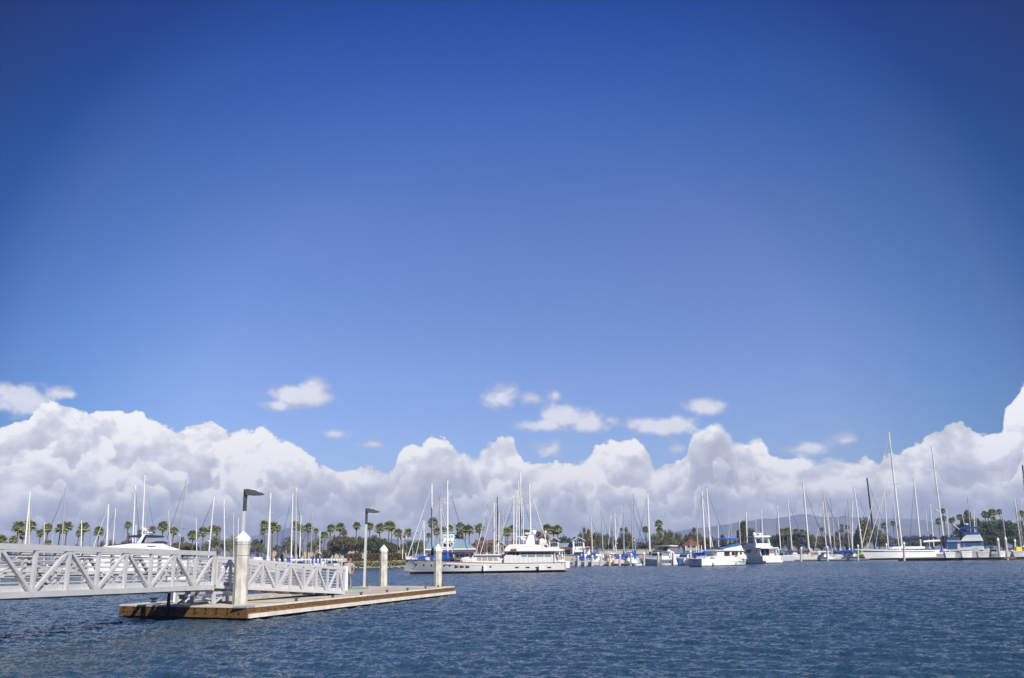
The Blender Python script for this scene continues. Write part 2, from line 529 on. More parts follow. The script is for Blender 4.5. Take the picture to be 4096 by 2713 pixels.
def wave_sheet(na=1000, amax=40.0, y0=5.0, y1=372.0):
    """the chop of the harbour as a real surface, finer towards the near shore"""
    Ds = [y0]
    while Ds[-1] < y1:
        Ds.append(Ds[-1] + max(.05, .0034 * Ds[-1]))
    Ds = np.array(Ds, dtype=np.float32)
    tn = np.tan(np.radians(np.linspace(-amax, amax, na))).astype(np.float32)
    X = (Ds[:, None] * tn[None, :]).ravel()
    Yv = np.repeat(Ds, na)
    Z = np.zeros_like(X)
    rg_ = np.random.RandomState(4)
    NW = 64
    for i in range(NW):
        lam = .19 * (2.2 / .19) ** ((i + rg_.rand()) / NW)
        th = R(62) + rg_.normal(0, .62)
        k = 2 * math.pi / lam
        slope = .225 * (lam / .5) ** (-.25) / math.sqrt(NW / 2)
        if lam > 1.2: slope *= .6
        dx_, dy_ = math.cos(th) * k, math.sin(th) * k
        # slow wandering of each train so that crests stay short
        Z += (slope / k) * np.sin(dx_ * X + dy_ * Yv + rg_.rand() * 6.28 + 1.6 * np.sin(X * (.31 + .2 * rg_.rand()) + i) + 1.6 * np.sin(Yv * (.27 + .2 * rg_.rand()) + 2 * i)).astype(np.float32)
    gust = .80 + .28 * np.sin(X * .045 + 1.3 * np.sin(Yv * .031)) * np.sin(Yv * .037 + 1.1)
    Z *= gust
    n = len(Ds)
    co = np.stack([X, Yv, Z], 1).astype(np.float32)
    idx = (np.arange(n - 1)[:, None] * na + np.arange(na - 1)[None, :]).ravel()
    q4 = np.stack([idx, idx + 1, idx + na + 1, idx + na], 1).astype(np.int32)
    me = bpy.data.meshes.new('water')
    me.vertices.add(len(co)); me.vertices.foreach_set('co', co.ravel())
    me.loops.add(q4.size); me.loops.foreach_set('vertex_index', q4.ravel())
    me.polygons.add(len(q4)); me.polygons.foreach_set('loop_start', np.arange(0, q4.size, 4, dtype=np.int32))
    me.polygons.foreach_set('loop_total', np.full(len(q4), 4, dtype=np.int32))
    me.polygons.foreach_set('use_smooth', np.ones(len(q4), dtype=bool))
    me.update(calc_edges=True)
    me.materials.append(wm)
    o = bpy.data.objects.new('water', me); COL.objects.link(o); o['kind'] = 'structure'
wave_sheet()
w = MB()
ta = math.tan(R(40.0))
w.add([(-9000, -60, 0), (9000, -60, 0), (9000, 5, 0), (5 * ta, 5, 0), (-5 * ta, 5, 0), (-9000, 5, 0),
       (5 * ta, 5, 0), (372 * ta, 372, 0), (9000, 372, 0), (-5 * ta, 5, 0), (-372 * ta, 372, 0), (-9000, 372, 0)], [(0, 1, 2, 3, 4, 5), (6, 2, 8, 7), (9, 10, 11, 5)])
w.build('outer_water', 'sea_water', kind='structure')

# ------------------------------------------------------------------ the floating dock in the foreground
DZ = 0.51
def g2(px, py, z=DZ):
    g = G(px, py, z)
    return (g.x, g.y)
dC, dR = g2(990, 2427), g2(1812, 2346)
ul = math.hypot(dR[0] - dC[0], dR[1] - dC[1])
U = ((dR[0] - dC[0]) / ul, (dR[1] - dC[1]) / ul)
V = (-U[1], U[0])
DROT = math.atan2(U[1], U[0])            # dock frame: x runs along the long side, y to the left
def dk(a, b, z=0.0):
    return Vector((dC[0] + U[0] * a + V[0] * b, dC[1] + U[1] * a + V[1] * b, z))
dock = thing('floating_dock', 'long concrete floating dock with bolted brown timber edge under the white gangways', 'dock', (dC[0], dC[1], 0), DROT)
OUT = [(0, 0), (22.2, 0), (24.6, 6.75), (1.5, 7.0)]
def inset(pts, d):
    n = len(pts); res = []
    for i in range(n):
        p0, p1, p2 = Vector(pts[i - 1]), Vector(pts[i]), Vector(pts[(i + 1) % n])
        e1, e2 = (p1 - p0).normalized(), (p2 - p1).normalized()
        n1, n2 = Vector((-e1.y, e1.x)), Vector((-e2.y, e2.x))
        k = (n1 + n2); k = k / max(.2, k.dot(n1))
        res.append((p1.x + k.x * d, p1.y + k.y * d))
    return res
# deck of four slabs round the open slot in which the ramp lands
SL = [(4.3, 3.5), (12.6, 3.5), (12.6, 5.6), (4.3, 5.6)]
deck = MB()
dk_in = inset(OUT, .03)
o_ = dk_in
for poly in ([o_[0], o_[1], (23.35, 3.5), (.78, 3.5)], [(.78, 3.504), (4.3, 3.504), (4.3, 5.6), (1.2, 5.6)],
             [(12.6, 3.504), (23.35, 3.504), (24.1, 5.6), (12.6, 5.6)], [(1.2, 5.604), (24.1, 5.604), o_[2], o_[3]]):
    deck.poly(poly, .30, DZ)
deck.build('deck', 'deck_concrete', dock)
for a in (3.1, 6.2, 9.3, 12.4, 15.5, 18.6):
    cut = MB(); cut.box((a, 1.72, DZ + .004), (.025, 3.3, .006)); cut.build('deck_joint', 'dock_dark', dock)
def skirt(t0, t1, z0, z1):
    mb = MB()
    a, b = inset(OUT, -t0), inset(OUT, -t1)
    n = 4
    for i in range(n):
        j = (i + 1) % n
        q4 = [a[i], a[j], b[j], b[i]]
        vs = [(x, y, z0) for x, y in q4] + [(x, y, z1) for x, y in q4]
        mb.add(vs, [(0, 1, 5, 4), (2, 3, 7, 6), (4, 5, 6, 7), (3, 2, 1, 0)])
    return mb
skirt(-.03, .07, .09, .455).build('timber_edge', 'timber', dock)
skirt(-.02, .085, .458, .518).build('edge_rail', 'rub_strip', dock)
fl = MB(); fl.poly(inset(OUT, .05), -.5, .28); fl.build('float', 'float_black', dock)
rb = MB()
for (x0, y0), (x1, y1) in ((OUT[0], OUT[1]), (OUT[1], OUT[2])):
    e = Vector((x1 - x0, y1 - y0)).normalized(); nn = Vector((e.y, -e.x)) * .10
    rb.bar((x0 + nn.x - e.x * .02, y0 + nn.y - e.y * .02, .165), (x1 + nn.x + e.x * .12, y1 + nn.y + e.y * .12, .155), .10, .15)
rb.build('rub_rail', 'rub_strip', dock)
for k in range(12):
    f = (k + .6) / 12
    for z in (.40, .255):
        b = MB(); p = (OUT[3][0] * f, OUT[3][1] * f)
        e = Vector((OUT[3][0], OUT[3][1])).normalized()
        b.tube([(p[0] - e.y * .055, p[1] + e.x * .055, z), (p[0] - e.y * .085, p[1] + e.x * .085, z)], .042, 8)
        for v_i, v_ in enumerate(b.v):
            pass
        ob = b.build('bolt', 'bolt_steel', dock)
for k in range(44):
    b = MB(); a = .35 + k * .5
    b.tube([(a, -.055, .345), (a, -.082, .345)], .026, 6)
    b.build('bolt', 'bolt_steel', dock)
cp = MB(); cp.poly([(-.10, -.10), (.35, -.10), (.35, .06), (.15, .30), (.05, .62), (-.06, .62)], .46, .525)
cp.build('corner_plate', 'galv', dock)

# cleats along the lit edge
def cleat_mb():
    c = MB()
    c.box((0, 0, .012), (.17, .09, .024))
    c.tube([(-.05, 0, .02), (-.045, 0, .085)], .02, 6)
    c.tube([(.05, 0, .02), (.045, 0, .085)], .02, 6)
    c.tube([(-.19, 0, .115), (-.1, 0, .095), (.1, 0, .095), (.19, 0, .115)], [.012, .023, .023, .012], 6)
    return c
cl0 = None
for i, (x, y) in enumerate([(1077, 2405), (1229, 2391), (1357, 2380), (1464, 2370), (1556, 2362), (1638, 2355), (1708, 2350)]):
    p = g2(x, y)
    lb = 'small dark metal cleat, %s from the near corner along the lit dock edge' % ORD[i]
    loc = dk(*( (p[0] - dC[0]) * U[0] + (p[1] - dC[1]) * U[1], .38), DZ)
    if cl0 is None:
        o = cleat_mb().build('dock_cleat', 'bolt_steel')
        cl0 = o
    else:
        o = cl0.copy(); COL.objects.link(o)
    o.location = loc
    o.rotation_euler = (0, 0, DROT)
    o['label'] = lb; o['category'] = 'cleat'; o['group'] = 'cleats along the dock edge'
o = cl0.copy(); COL.objects.link(o)
p = g2(614, 2411); o.location = (p[0], p[1], DZ); o.rotation_euler = (0, 0, DROT + 1.5)
o.scale = (1.4, 1.6, 1.7)
o['label'] = 'stout cleat on the shaded left end of the dock below the gangway'; o['group'] = 'cleats along the dock edge'

# piles
def pile(name, loc, r, h, label, rz=0.35, group=None, lean=(0, 0), bands=True, depth=2.5):
    t = thing(name, label, 'pile', loc, rz, group)
    lx = lean[0] * math.cos(rz) + lean[1] * math.sin(rz)
    ly = -lean[0] * math.sin(rz) + lean[1] * math.cos(rz)
    b = MB()
    b.lathe([(r, -depth - loc[2]), (r, h - .42)], 8)
    for i, v_ in enumerate(b.v):
        if v_[2] > 0:
            b.v[i] = (v_[0] + lx * v_[2], v_[1] + ly * v_[2], v_[2])
    b.build('shaft', 'concrete', t)
    c = MB()
    c.lathe([(r * 1.06, 0), (r * 1.07, .14), (r * .99, .17), (.012, .43)], 8, (lx * (h - .42), ly * (h - .42), h - .44))
    c.build('cap', 'white_cap', t)
    if bands:
        for z in (h - .56, h - 1.0):
            s = MB(); s.lathe([(r * 1.012, 0), (r * 1.012, .012)], 8, (lx * z, ly * z, z))
            s.build('band', 'dock_dark', t)
    return t
def px_pile(px, pyb, pyt, pxt, wpx, z, label, **k):
    b = G(px, pyb, z)
    tp = P(pxt, pyt, b.y)
    h = tp.z - z
    return pile('mooring_pile', b, wpx * b.y / 3608 / 1.92, h, label, lean=((tp.x - b.x) / h, 0), **k)
GP = 'white-capped concrete piles on the foreground dock'
px_pile(960, 2418, 2123, 973, 55, DZ, 'tallest and nearest octagonal concrete pile with white cap at the dock corner', group=GP)
px_pile(1534, 2345, 2179, 1535, 31, DZ, 'octagonal concrete pile with white cap at the far left corner of the dock', group=GP)
px_pile(1751, 2346, 2176, 1753, 31, DZ, 'octagonal concrete pile with white cap in front of the motor yacht bow', group=GP)

# lamp posts
def lamp(px, pyb, pxt, pyt, label):
    b = G(px, pyb, DZ); tp = P(pxt, pyt, b.y); h = tp.z - DZ; lx = (tp.x - b.x)
    t = thing('dock_lamp_post', label, 'lamp post', b, 0, 'dock lamp posts')
    m_ = MB(); m_.box((0, 0, .03), (.34, .34, .06)); m_.build('base_plate', 'galv', t)
    m_ = MB(); m_.bar((0, 0, .06), (lx * (h - .95) / h, 0, h - .95), .135, .135, (0, 1, 0)); m_.build('pole', 'aluminium', t)
    m_ = MB(); m_.bar((lx * (h - .95) / h, 0, h - .95), (lx, 0, h - .0), .14, .15, (0, 1, 0)); m_.build('pole_sleeve', 'lamp_grey', t)
    m_ = MB(); m_.box((-.11, 0, 1.9), (.12, .14, .30)); m_.build('junction_box', 'galv', t) if px > 1200 else None
    m_ = MB()
    m_.prism([(lx + .05, h - .25), (lx + .35, h - .245), (lx + .74, h - .25), (lx + .82, h - .215), (lx + .72, h - .15), (lx + .45, h - .04), (lx + .15, h + .02), (lx - .04, h + .02), (lx + .02, h - .16)], -.16, .16, .72)
    hd = m_.build('lamp_head', 'lamp_grey', t); fixnormals(hd)
    m_ = MB(); m_.box((lx + .48, 0, h - .262), (.36, .20, .02)); m_.build('lens', 'lamp_lens', hd)
    m_ = MB(); m_.prism([(lx + .10, h + .022), (lx + .45, h - .036), (lx + .70, h - .15), (lx + .60, h - .085), (lx + .3, h + .03)], -.09, .09); m_.build('droppings', 'canvas_white', hd)
lamp(958, 2404, 983, 1959, 'nearer tall dock lamp post rising behind the big corner pile')
lamp(1457, 2353, 1467, 2035, 'dock lamp post standing just right of the man')

# short timber posts
for px, yt, yb, wd, lb in ((1470, 2323, 2347, 7, 'short weathered wooden post on the dock edge beside the lamp post'),
                           (1772, 2324, 2346, 6, 'short brown wooden post right of the pile at the dock end')):
    b = G(px, yb, DZ)
    h = P(px, yt, b.y).z - DZ
    t = MB(); t.lathe([(.055, -.6), (.057, h - .03), (.03, h)], 8)
    o = t.build('wooden_post', 'timber'); o.location = b
    o['label'] = lb; o['category'] = 'post'; o['group'] = 'short wooden posts'

# ------------------------------------------------------------------ gangways
def col_on(Sv, Ev, px):
    """share of the way from S to E at which the photograph column px meets the line in plan"""
    v = ray(px, 2280)
    dx, dy = Ev.x - Sv.x, Ev.y - Sv.y
    return (Sv.y * v.x - Sv.x * v.y) / (dx * v.y - dy * v.x)
def gangway(label, Sv, Ev, ht, width, nodes, topfirst, chord, dia, nrail, fade=0):
    """Sv, Ev: ends of the bottom chord of the near side; nodes: share along for each post"""
    L = math.hypot(Ev.x - Sv.x, Ev.y - Sv.y)
    rz = math.atan2(Ev.y - Sv.y, Ev.x - Sv.x)
    t = thing('gangway', label, 'gangway', Sv, rz, 'aluminium truss gangways')
    dz = Ev.z - Sv.z
    def pt(s, y, z):
        return (s * L, y, dz * s + z)
    s0, s1 = nodes[0], nodes[-1]
    for side, y in ((0, 0.0), (1, width)):
        m_ = MB(); m_.bar(pt(s0, y, ht - chord / 2), pt(s1, y, ht - chord / 2), dia * 1.25, chord); m_.build('top_chord', 'aluminium', t)
        m_ = MB(); m_.bar(pt(s0, y, chord / 2), pt(s1, y, chord / 2), dia * 1.25, chord); m_.build('bottom_chord', 'aluminium', t)
        for i, s in enumerate(nodes):
            m_ = MB(); m_.bar(pt(s, y, chord), pt(s, y, ht - chord), dia, dia, (0, 1, 0)); m_.build('post', 'aluminium', t)
        for i in range(len(nodes) - 1):
            a, b = nodes[i], nodes[i + 1]
            g = dia * .62 / L
            top0 = (i % 2 == 0) == topfirst
            za, zb = (ht - chord, chord) if top0 else (chord, ht - chord)
            m_ = MB(); m_.bar(pt(a + g, y, za), pt(b - g, y, zb), dia * .96, dia * .96, (0, 1, 0)); m_.build('brace', 'aluminium', t)
        yi = y + (dia * .75 if side == 0 else -dia * .75)
        for k in range(nrail):
            z = chord + .16 + (ht - 2 * chord - .22) * (k + .5) / nrail
            m_ = MB(); m_.tube([pt(s0, yi, z), pt(s1, yi, z)], .013 if k < nrail - 1 else .019, 6); m_.build('rail', 'aluminium', t)
        m_ = MB(); m_.bar(pt(s0, yi, chord + .08), pt(s1, yi, chord + .08), .012, .15); m_.build('kick_plate', 'aluminium', t)
    m_ = MB(); m_.bar(pt(s0, width / 2, .02), pt(s1, width / 2, .02), width - dia * 1.3, .05); m_.build('walkway', 'galv', t)
    k = 0
    for i in range(0, len(nodes)):
        m_ = MB(); m_.bar(pt(nodes[i], dia * .7, -.04), pt(nodes[i], width - dia * .7, -.04), .08, .06); m_.build('crossbeam', 'aluminium', t)
    return t
S1, E1 = W(0, 25.5), W(842, 36.8)
S1.z, E1.z = 1.27, 1.10
nd = [col_on(S1, E1, x) for x in (136, 271, 390, 501, 602, 694, 780)] + [1.0]
st = nd[1] - nd[0]
nd = [nd[0] - st * k for k in range(4, 0, -1)] + nd
gangway('long level white aluminium truss gangway entering from the left edge', S1, E1, 1.50, 1.55, nd, False, .17, .105, 6)
S2, E2 = W(853, 37.2), W(1374, 45.6)
S2.z, E2.z = 1.14, .53
nd2 = [0.0] + [col_on(S2, E2, x) for x in (922, 988, 1050, 1107, 1162, 1217, 1266, 1311, 1351)] + [1.0]
gangway('sloping white aluminium ramp running down to the dock behind the corner pile', S2, E2, 1.28, 1.50, nd2, False, .12, .095, 6)

# frame that carries the meeting point of the two gangways
fr = thing('gangway_support', 'white aluminium support frame under the joint of the two gangways', 'support frame', dk(1.75, 2.75, DZ), DROT)
for a, b in ((0, 0), (.95, 0), (0, 1.75), (.95, 1.75)):
    m_ = MB(); m_.bar((a, b, 0), (a, b, .50), .11, .11, (0, 1, 0)); m_.build('leg', 'aluminium', fr)
    m_ = MB(); m_.box((a, b, .012), (.2, .2, .022)); m_.build('foot_plate', 'galv', fr)
m_ = MB(); m_.bar((0, .06, .44), (0, 1.69, .44), .09, .10); m_.build('beam', 'aluminium', fr)
m_ = MB(); m_.bar((.95, .06, .44), (.95, 1.69, .44), .09, .10); m_.build('beam', 'aluminium', fr)
m_ = MB(); m_.bar((.06, 0, .44), (.89, 0, .44), .09, .10); m_.build('beam', 'aluminium', fr)
m_ = MB(); m_.bar((0, .1, .05), (0, .95, .40), .07, .07); m_.build('brace', 'aluminium', fr)
m_ = MB(); m_.bar((0, 1.68, .05), (0, .98, .40), .07, .07); m_.build('brace', 'aluminium', fr)
m_ = MB(); m_.bar((.07, 0, .06), (.88, 0, .38), .06, .06); m_.build('brace', 'aluminium', fr)
tall = MB(); tall.bar((-.22, -.02, .55), (-.22, -.02, 2.10), .15, .15, (0, 1, 0))
tall.build('end_post', 'aluminium', fr)
pb_ = W(665, 36.4, 0)
o = MB(); o.tube([(0, 0, -1.2), (.05, 0, 1.16)], .065, 8); ob = o.build('guide_post', 'black_trim'); ob.location = (pb_.x, pb_.y, 0)
ob['label'] = 'thin black upright post in the water before the shaded dock face'; ob['category'] = 'post'

ub = thing('utility_box', 'white utility box with a dark opening under the gangway joint', 'utility box', dk(3.2, 5.25, DZ), DROT + R(20))
m_ = MB(); m_.box((0, 0, .32), (.55, .75, .60)); m_.build('cabinet', 'white_paint', ub)
m_ = MB(); m_.box((-.28, .02, .27), (.02, .26, .24)); m_.build('opening', 'black_trim', ub)
m_ = MB(); m_.box((0, 0, .632), (.60, .80, .025)); m_.build('lid', 'white_paint', ub)

# pump pedestal and hose next to the man
pp = G(1376, 2362, DZ)
pd = thing('pump_pedestal', 'tall white pump-out pedestal at the foot of the ramp beside the man', 'pedestal', pp, R(-28))
m_ = MB(); m_.box((0, 0, .67), (.26, .30, 1.34)); m_.build('column', 'white_paint', pd)
m_ = MB(); m_.box((-.30, -.02, 1.02), (.34, .26, .62)); m_.build('control_box', 'white_paint', pd)
m_ = MB(); m_.box((-.34, -.156, 1.08), (.16, .012, .2)); m_.build('notice', 'canvas_white', pd)
m_ = MB(); m_.box((-.34, -.164, 1.10), (.11, .006, .04)); m_.box((-.34, -.164, 1.03), (.09, .006, .03)); m_.build('notice_print', 'canvas_navy', pd)
m_ = MB(); m_.tube([(.02, -.17, 1.02), (.10, -.22, .95), (.14, -.24, .78), (.10, -.22, .62), (.0, -.17, .58), (-.12, -.17, .6)], .012, 6); m_.build('cord', 'wire', pd)
hp = [(1384, 2279, 53.3), (1389, 2283, 53.6), (1394, 2292, 54), (1398, 2304, 54.2), (1401, 2318, 54.3), (1403, 2331, 54.2), (1402, 2343, 54.0), (1399, 2352, 53.9)]
base = P(*hp[-1])
m_ = MB(); m_.tube([P(x, y, D) - base for x, y, D in hp], .052, 8)
o = m_.build('hose', 'hose_grey', smooth=True); o.location = base
o['label'] = 'thick grey pump hose hanging in an arc in front of the man'; o['category'] = 'hose'
c0 = G(1402, 2357, DZ)
pts = []
for k in range(40):
    a = k * .52
    r_ = .32 + .018 * k + .10 * math.sin(k * 1.3)
    pts.append((r_ * math.cos(a) * 1.1, r_ * math.sin(a) * 1.2, .014 + .0006 * k))
pts = [(-.45, .3, .75), (-.32, .22, .4), (-.1, .1, .08)] + pts
m_ = MB(); m_.tube(pts, .017, 5)
o = m_.build('garden_hose', 'hose_green', smooth=True); o.location = (c0.x, c0.y, DZ)
o['label'] = 'thin green hose lying in loose coils at the feet of the man'; o['category'] = 'hose'
y0, y1 = G(1095, 2371, DZ), G(1150, 2369, DZ)
m_ = MB(); m_.tube([Vector((0, 0, .02)), (y1 - y0) * .3 + Vector((0, .2, .02)), (y1 - y0) * .7 + Vector((0, -.1, .02)), (y1 - y0) + Vector((0, 0, .02))], .035, 6)
o = m_.build('rope', 'yellow'); o.location = y0
o['label'] = 'yellow rope lying on the back strip of the dock behind the ramp'; o['category'] = 'rope'

# ------------------------------------------------------------------ the man
def skin_mesh(name, nodes, edges, material, parent, sub=2):
    me = bpy.data.meshes.new(name)
    me.from_pydata([n[0] for n in nodes], edges, [])
    o = bpy.data.objects.new(name, me)
    COL.objects.link(o)
    o.parent = parent
    md = o.modifiers.new('skin', 'SKIN')
    md.use_smooth_shade = True
    for i, sv in enumerate(me.skin_vertices[0].data):
        r_ = nodes[i][1]
        sv.radius = r_ if isinstance(r_, tuple) else (r_, r_)
        sv.use_root = (i == 0)
    s = o.modifiers.new('sub', 'SUBSURF'); s.levels = sub; s.render_levels = sub
    me.materials.append(M[material])
    return o
mp_ = G(1392, 2353, DZ)
man = thing('person', 'man in grey shirt, camouflage trousers and dark cap standing on the dock', 'person', mp_, R(8))
# faces -y (the camera); left arm of the picture partly hidden by the pedestal
nodes = [((0, .02, .95), (.15, .11)), ((0, .02, 1.15), (.15, .11)), ((0, .02, 1.36), (.17, .11)), ((0, .015, 1.50), (.075, .07)), ((0, .0, 1.58), .055),
         ((0, -.01, 1.66), (.075, .09)), ((0, -.005, 1.75), (.07, .085)),
         ((.12, .02, .90), .09), ((.14, -.01, .50), .062), ((.145, .02, .10), .042), ((.16, -.09, .04), .038), ((.17, -.17, .03), .028),
         ((-.12, .02, .90), .09), ((-.15, -.01, .50), .062), ((-.16, .02, .10), .042), ((-.18, -.09, .04), .038), ((-.20, -.17, .03), .028),
         ((.20, .02, 1.44), .062), ((.33, .03, 1.18), .046), ((.26, -.05, .95), .034), ((.235, -.08, .88), .030),
         ((-.20, .02, 1.44), .062), ((-.31, .02, 1.18), .046), ((-.33, -.06, .94), .034), ((-.335, -.08, .87), .030)]
edges = [(0, 1), (1, 2), (2, 3), (3, 4), (4, 5), (5, 6), (0, 7), (7, 8), (8, 9), (9, 10), (10, 11), (0, 12), (12, 13), (13, 14), (14, 15), (15, 16),
         (2, 17), (17, 18), (18, 19), (19, 20), (2, 21), (21, 22), (22, 23), (23, 24)]
for wrist, sx in ((20, 1), (24, -1)):
    wx, wy, wz = nodes[wrist][0]
    for k, (dx, ln) in enumerate(((-.030, .060), (-.010, .072), (.010, .066), (.030, .052))):
        i = len(nodes)
        nodes.append(((wx + dx * .7, wy - .012, wz - .055), .010)); nodes.append(((wx + dx, wy - .022, wz - .055 - ln * .6), .009)); nodes.append(((wx + dx, wy - .010, wz - .055 - ln), .008))
        edges += [(wrist, i), (i, i + 1), (i + 1, i + 2)]
    i = len(nodes)
    nodes.append(((wx - sx * .035, wy - .03, wz - .02), .011)); nodes.append(((wx - sx * .045, wy - .045, wz - .055), .009))
    edges += [(wrist, i), (i, i + 1)]
skin_mesh('body', nodes, edges, 'skin', man)
shirt = [((0, .02, 1.02), (.185, .14)), ((0, .02, 1.2), (.19, .14)), ((0, .02, 1.38), (.205, .135)), ((0, .02, 1.475), (.12, .09)),
         ((.215, .02, 1.425), .085), ((.30, .028, 1.28), .078), ((.335, .03, 1.17), .070), ((-.215, .02, 1.425), .085), ((-.29, .02, 1.28), .078), ((-.315, .02, 1.17), .070), ((0, .02, .90), (.18, .135))]
skin_mesh('shirt', shirt, [(0, 1), (1, 2), (2, 3), (2, 4), (4, 5), (5, 6), (2, 7), (7, 8), (8, 9), (0, 10)], 'shirt_grey', man)
tr = [((0, .02, .94), (.165, .125)), ((.11, .02, .84), .108), ((.14, -.005, .5), .085), ((.147, .02, .14), .072),
      ((-.11, .02, .84), .108), ((-.15, -.005, .5), .085), ((-.162, .02, .14), .072)]
skin_mesh('trousers', tr, [(0, 1), (1, 2), (2, 3), (0, 4), (4, 5), (5, 6)], 'trousers', man)
for sx, x in ((1, .16), (-1, -.175)):
    m_ = MB()
    m_.lathe([(.05, 0), (.058, .03), (.052, .07), (.03, .10)], 10)
    m_.v = [(a * .95 + x + sx * .01, b * 2.3 - .07, c) for a, b, c in m_.v]
    m_.build('shoe', 'shoe', man, smooth=True)
m_ = MB(); m_.lathe([(.093, 1.735), (.096, 1.77), (.082, 1.81), (.045, 1.838), (.01, 1.845)], 14); m_.v = [(a, b * 1.15 - .008, c) for a, b, c in m_.v]
m_.add([(x * .085, -.09 - .075 * math.sqrt(max(0, 1 - x * x)), 1.735 + z) for z in (0, .012) for x in (-1, -.7, -.35, 0, .35, .7, 1)], [(0, 1, 2, 3, 4, 5, 6), (13, 12, 11, 10, 9, 8, 7)] + [(i, i + 1, i + 8, i + 7) for i in range(6)])
m_.build('cap', 'cap_dark', man)
m_ = MB(); m_.box((0, -.098, 1.70), (.13, .03, .03)); m_.build('sunglasses', 'black_trim', man)
m_ = MB(); m_.prism([(-.012, 1.665), (.012, 1.665), (.006, 1.70), (-.006, 1.70)], -.122, -.085); m_.build('nose', 'skin', man)
m_ = MB(); m_.box((0, -.094, 1.642), (.045, .01, .008)); m_.build('mouth', 'boot_red', man)
for sx in (1, -1):
    m_ = MB(); m_.ball((sx * .082, .0, 1.68), .026, 8, 1.3); m_.build('ear', 'skin', man)

# ------------------------------------------------------------------ hulls and masts
def hull(L, B, fs, fb, rake=.10, flare=.82, n=12, transom=.8, bow_pow=2.0, tr_rake=.0, boot=.07, x0=None, full=.55):
    """hull in its own frame: bow along +x, water at z 0. materials: 0 topsides, 1 boot stripe, 2 below, 3 deck"""
    mb = MB()
    lv = [1.0, .93, .55, .22, None, None, None]
    st = []
    for i in range(n + 1):
        t = i / n
        x = -L / 2 + L * t
        if t < full:
            bd = transom + (1 - transom) * math.sin(math.pi / 2 * t / full)
        else:
            bd = 1 - ((t - full) / (1 - full)) ** bow_pow
        bd = max(.012, bd)
        sh = fs + (fb - fs) * (max(0, (t - .25) / .75) ** 1.6)
        wl = .965 if t < .45 else .965 + (flare * .62 - .965) * ((t - .45) / .55) ** 1.3
        row = []
        for k, lvz in enumerate([sh, sh * .9, sh * .55, sh * .25, boot + .05, boot - .02, -.35]):
            s_ = max(0, lvz) / sh
            hw = B / 2 * bd * (wl + (1 - wl) * s_ ** .8)
            if lvz < 0:
                hw *= .6
            xs = x + rake * L * (s_ - 1) * max(0, (t - .55) / .45) ** 1.5 + tr_rake * (s_ - 0) * max(0, (.12 - t) / .12)
            row.append((xs, hw, lvz))
        st.append(row)
    K = 7
    vs = []
    for row in st:
        vs += [(x, y, z) for x, y, z in row] + [(x, -y, z) for x, y, z in row]
    fs_, mi = [], []
    for i in range(n):
        for k in range(K - 1):
            a, b = i * 2 * K + k, (i + 1) * 2 * K + k
            m_ = 0 if k < 4 else (1 if k == 4 else 2)
            fs_ += [(a, b, b + 1, a + 1), (a + K, a + K + 1, b + K + 1, b + K)]
            mi += [m_, m_]
        a, b = i * 2 * K, (i + 1) * 2 * K
        fs_ += [(a, a + K, b + K, b), (a + K - 1, b + K - 1, b + 2 * K - 1, a + 2 * K - 1)]
        mi += [3, 2]
    for k in range(K - 1):
        fs_.append((k, k + 1, K + k + 1, K + k)); mi.append(0 if k < 4 else (1 if k == 4 else 2))
        o = n * 2 * K
        fs_.append((o + k, o + K + k, o + K + k + 1, o + k + 1)); mi.append(0 if k < 4 else (1 if k == 4 else 2))
    mb.v, mb.f, mb.mi = vs, fs_, mi
    return mb
def sheer(L, fs, fb, x):
    t = (x + L / 2) / L
    return fs + (fb - fs) * (max(0, (t - .25) / .75) ** 1.6)
def beam(L, B, x, transom=.8, full=.55, p=2.0):
    t = (x + L / 2) / L
    return B / 2 * (transom + (1 - transom) * math.sin(math.pi / 2 * t / full) if t < full else max(.012, 1 - ((t - full) / (1 - full)) ** p))
def cover(mb, a, b, r0, r1, lump=.18, seed=0):
    """a sail flaked on its boom under a lumpy cover"""
    rr = random.Random(seed)
    pts, rs = [], []
    for k in range(9):
        t = k / 8
        p = Vector(a).lerp(Vector(b), t)
        p.z += .03 * math.sin(k * 2.1)
        pts.append(p); rs.append((r0 + (r1 - r0) * t) * (1 + lump * (rr.random() - .5)))
    mb.tube(pts, rs, 8)

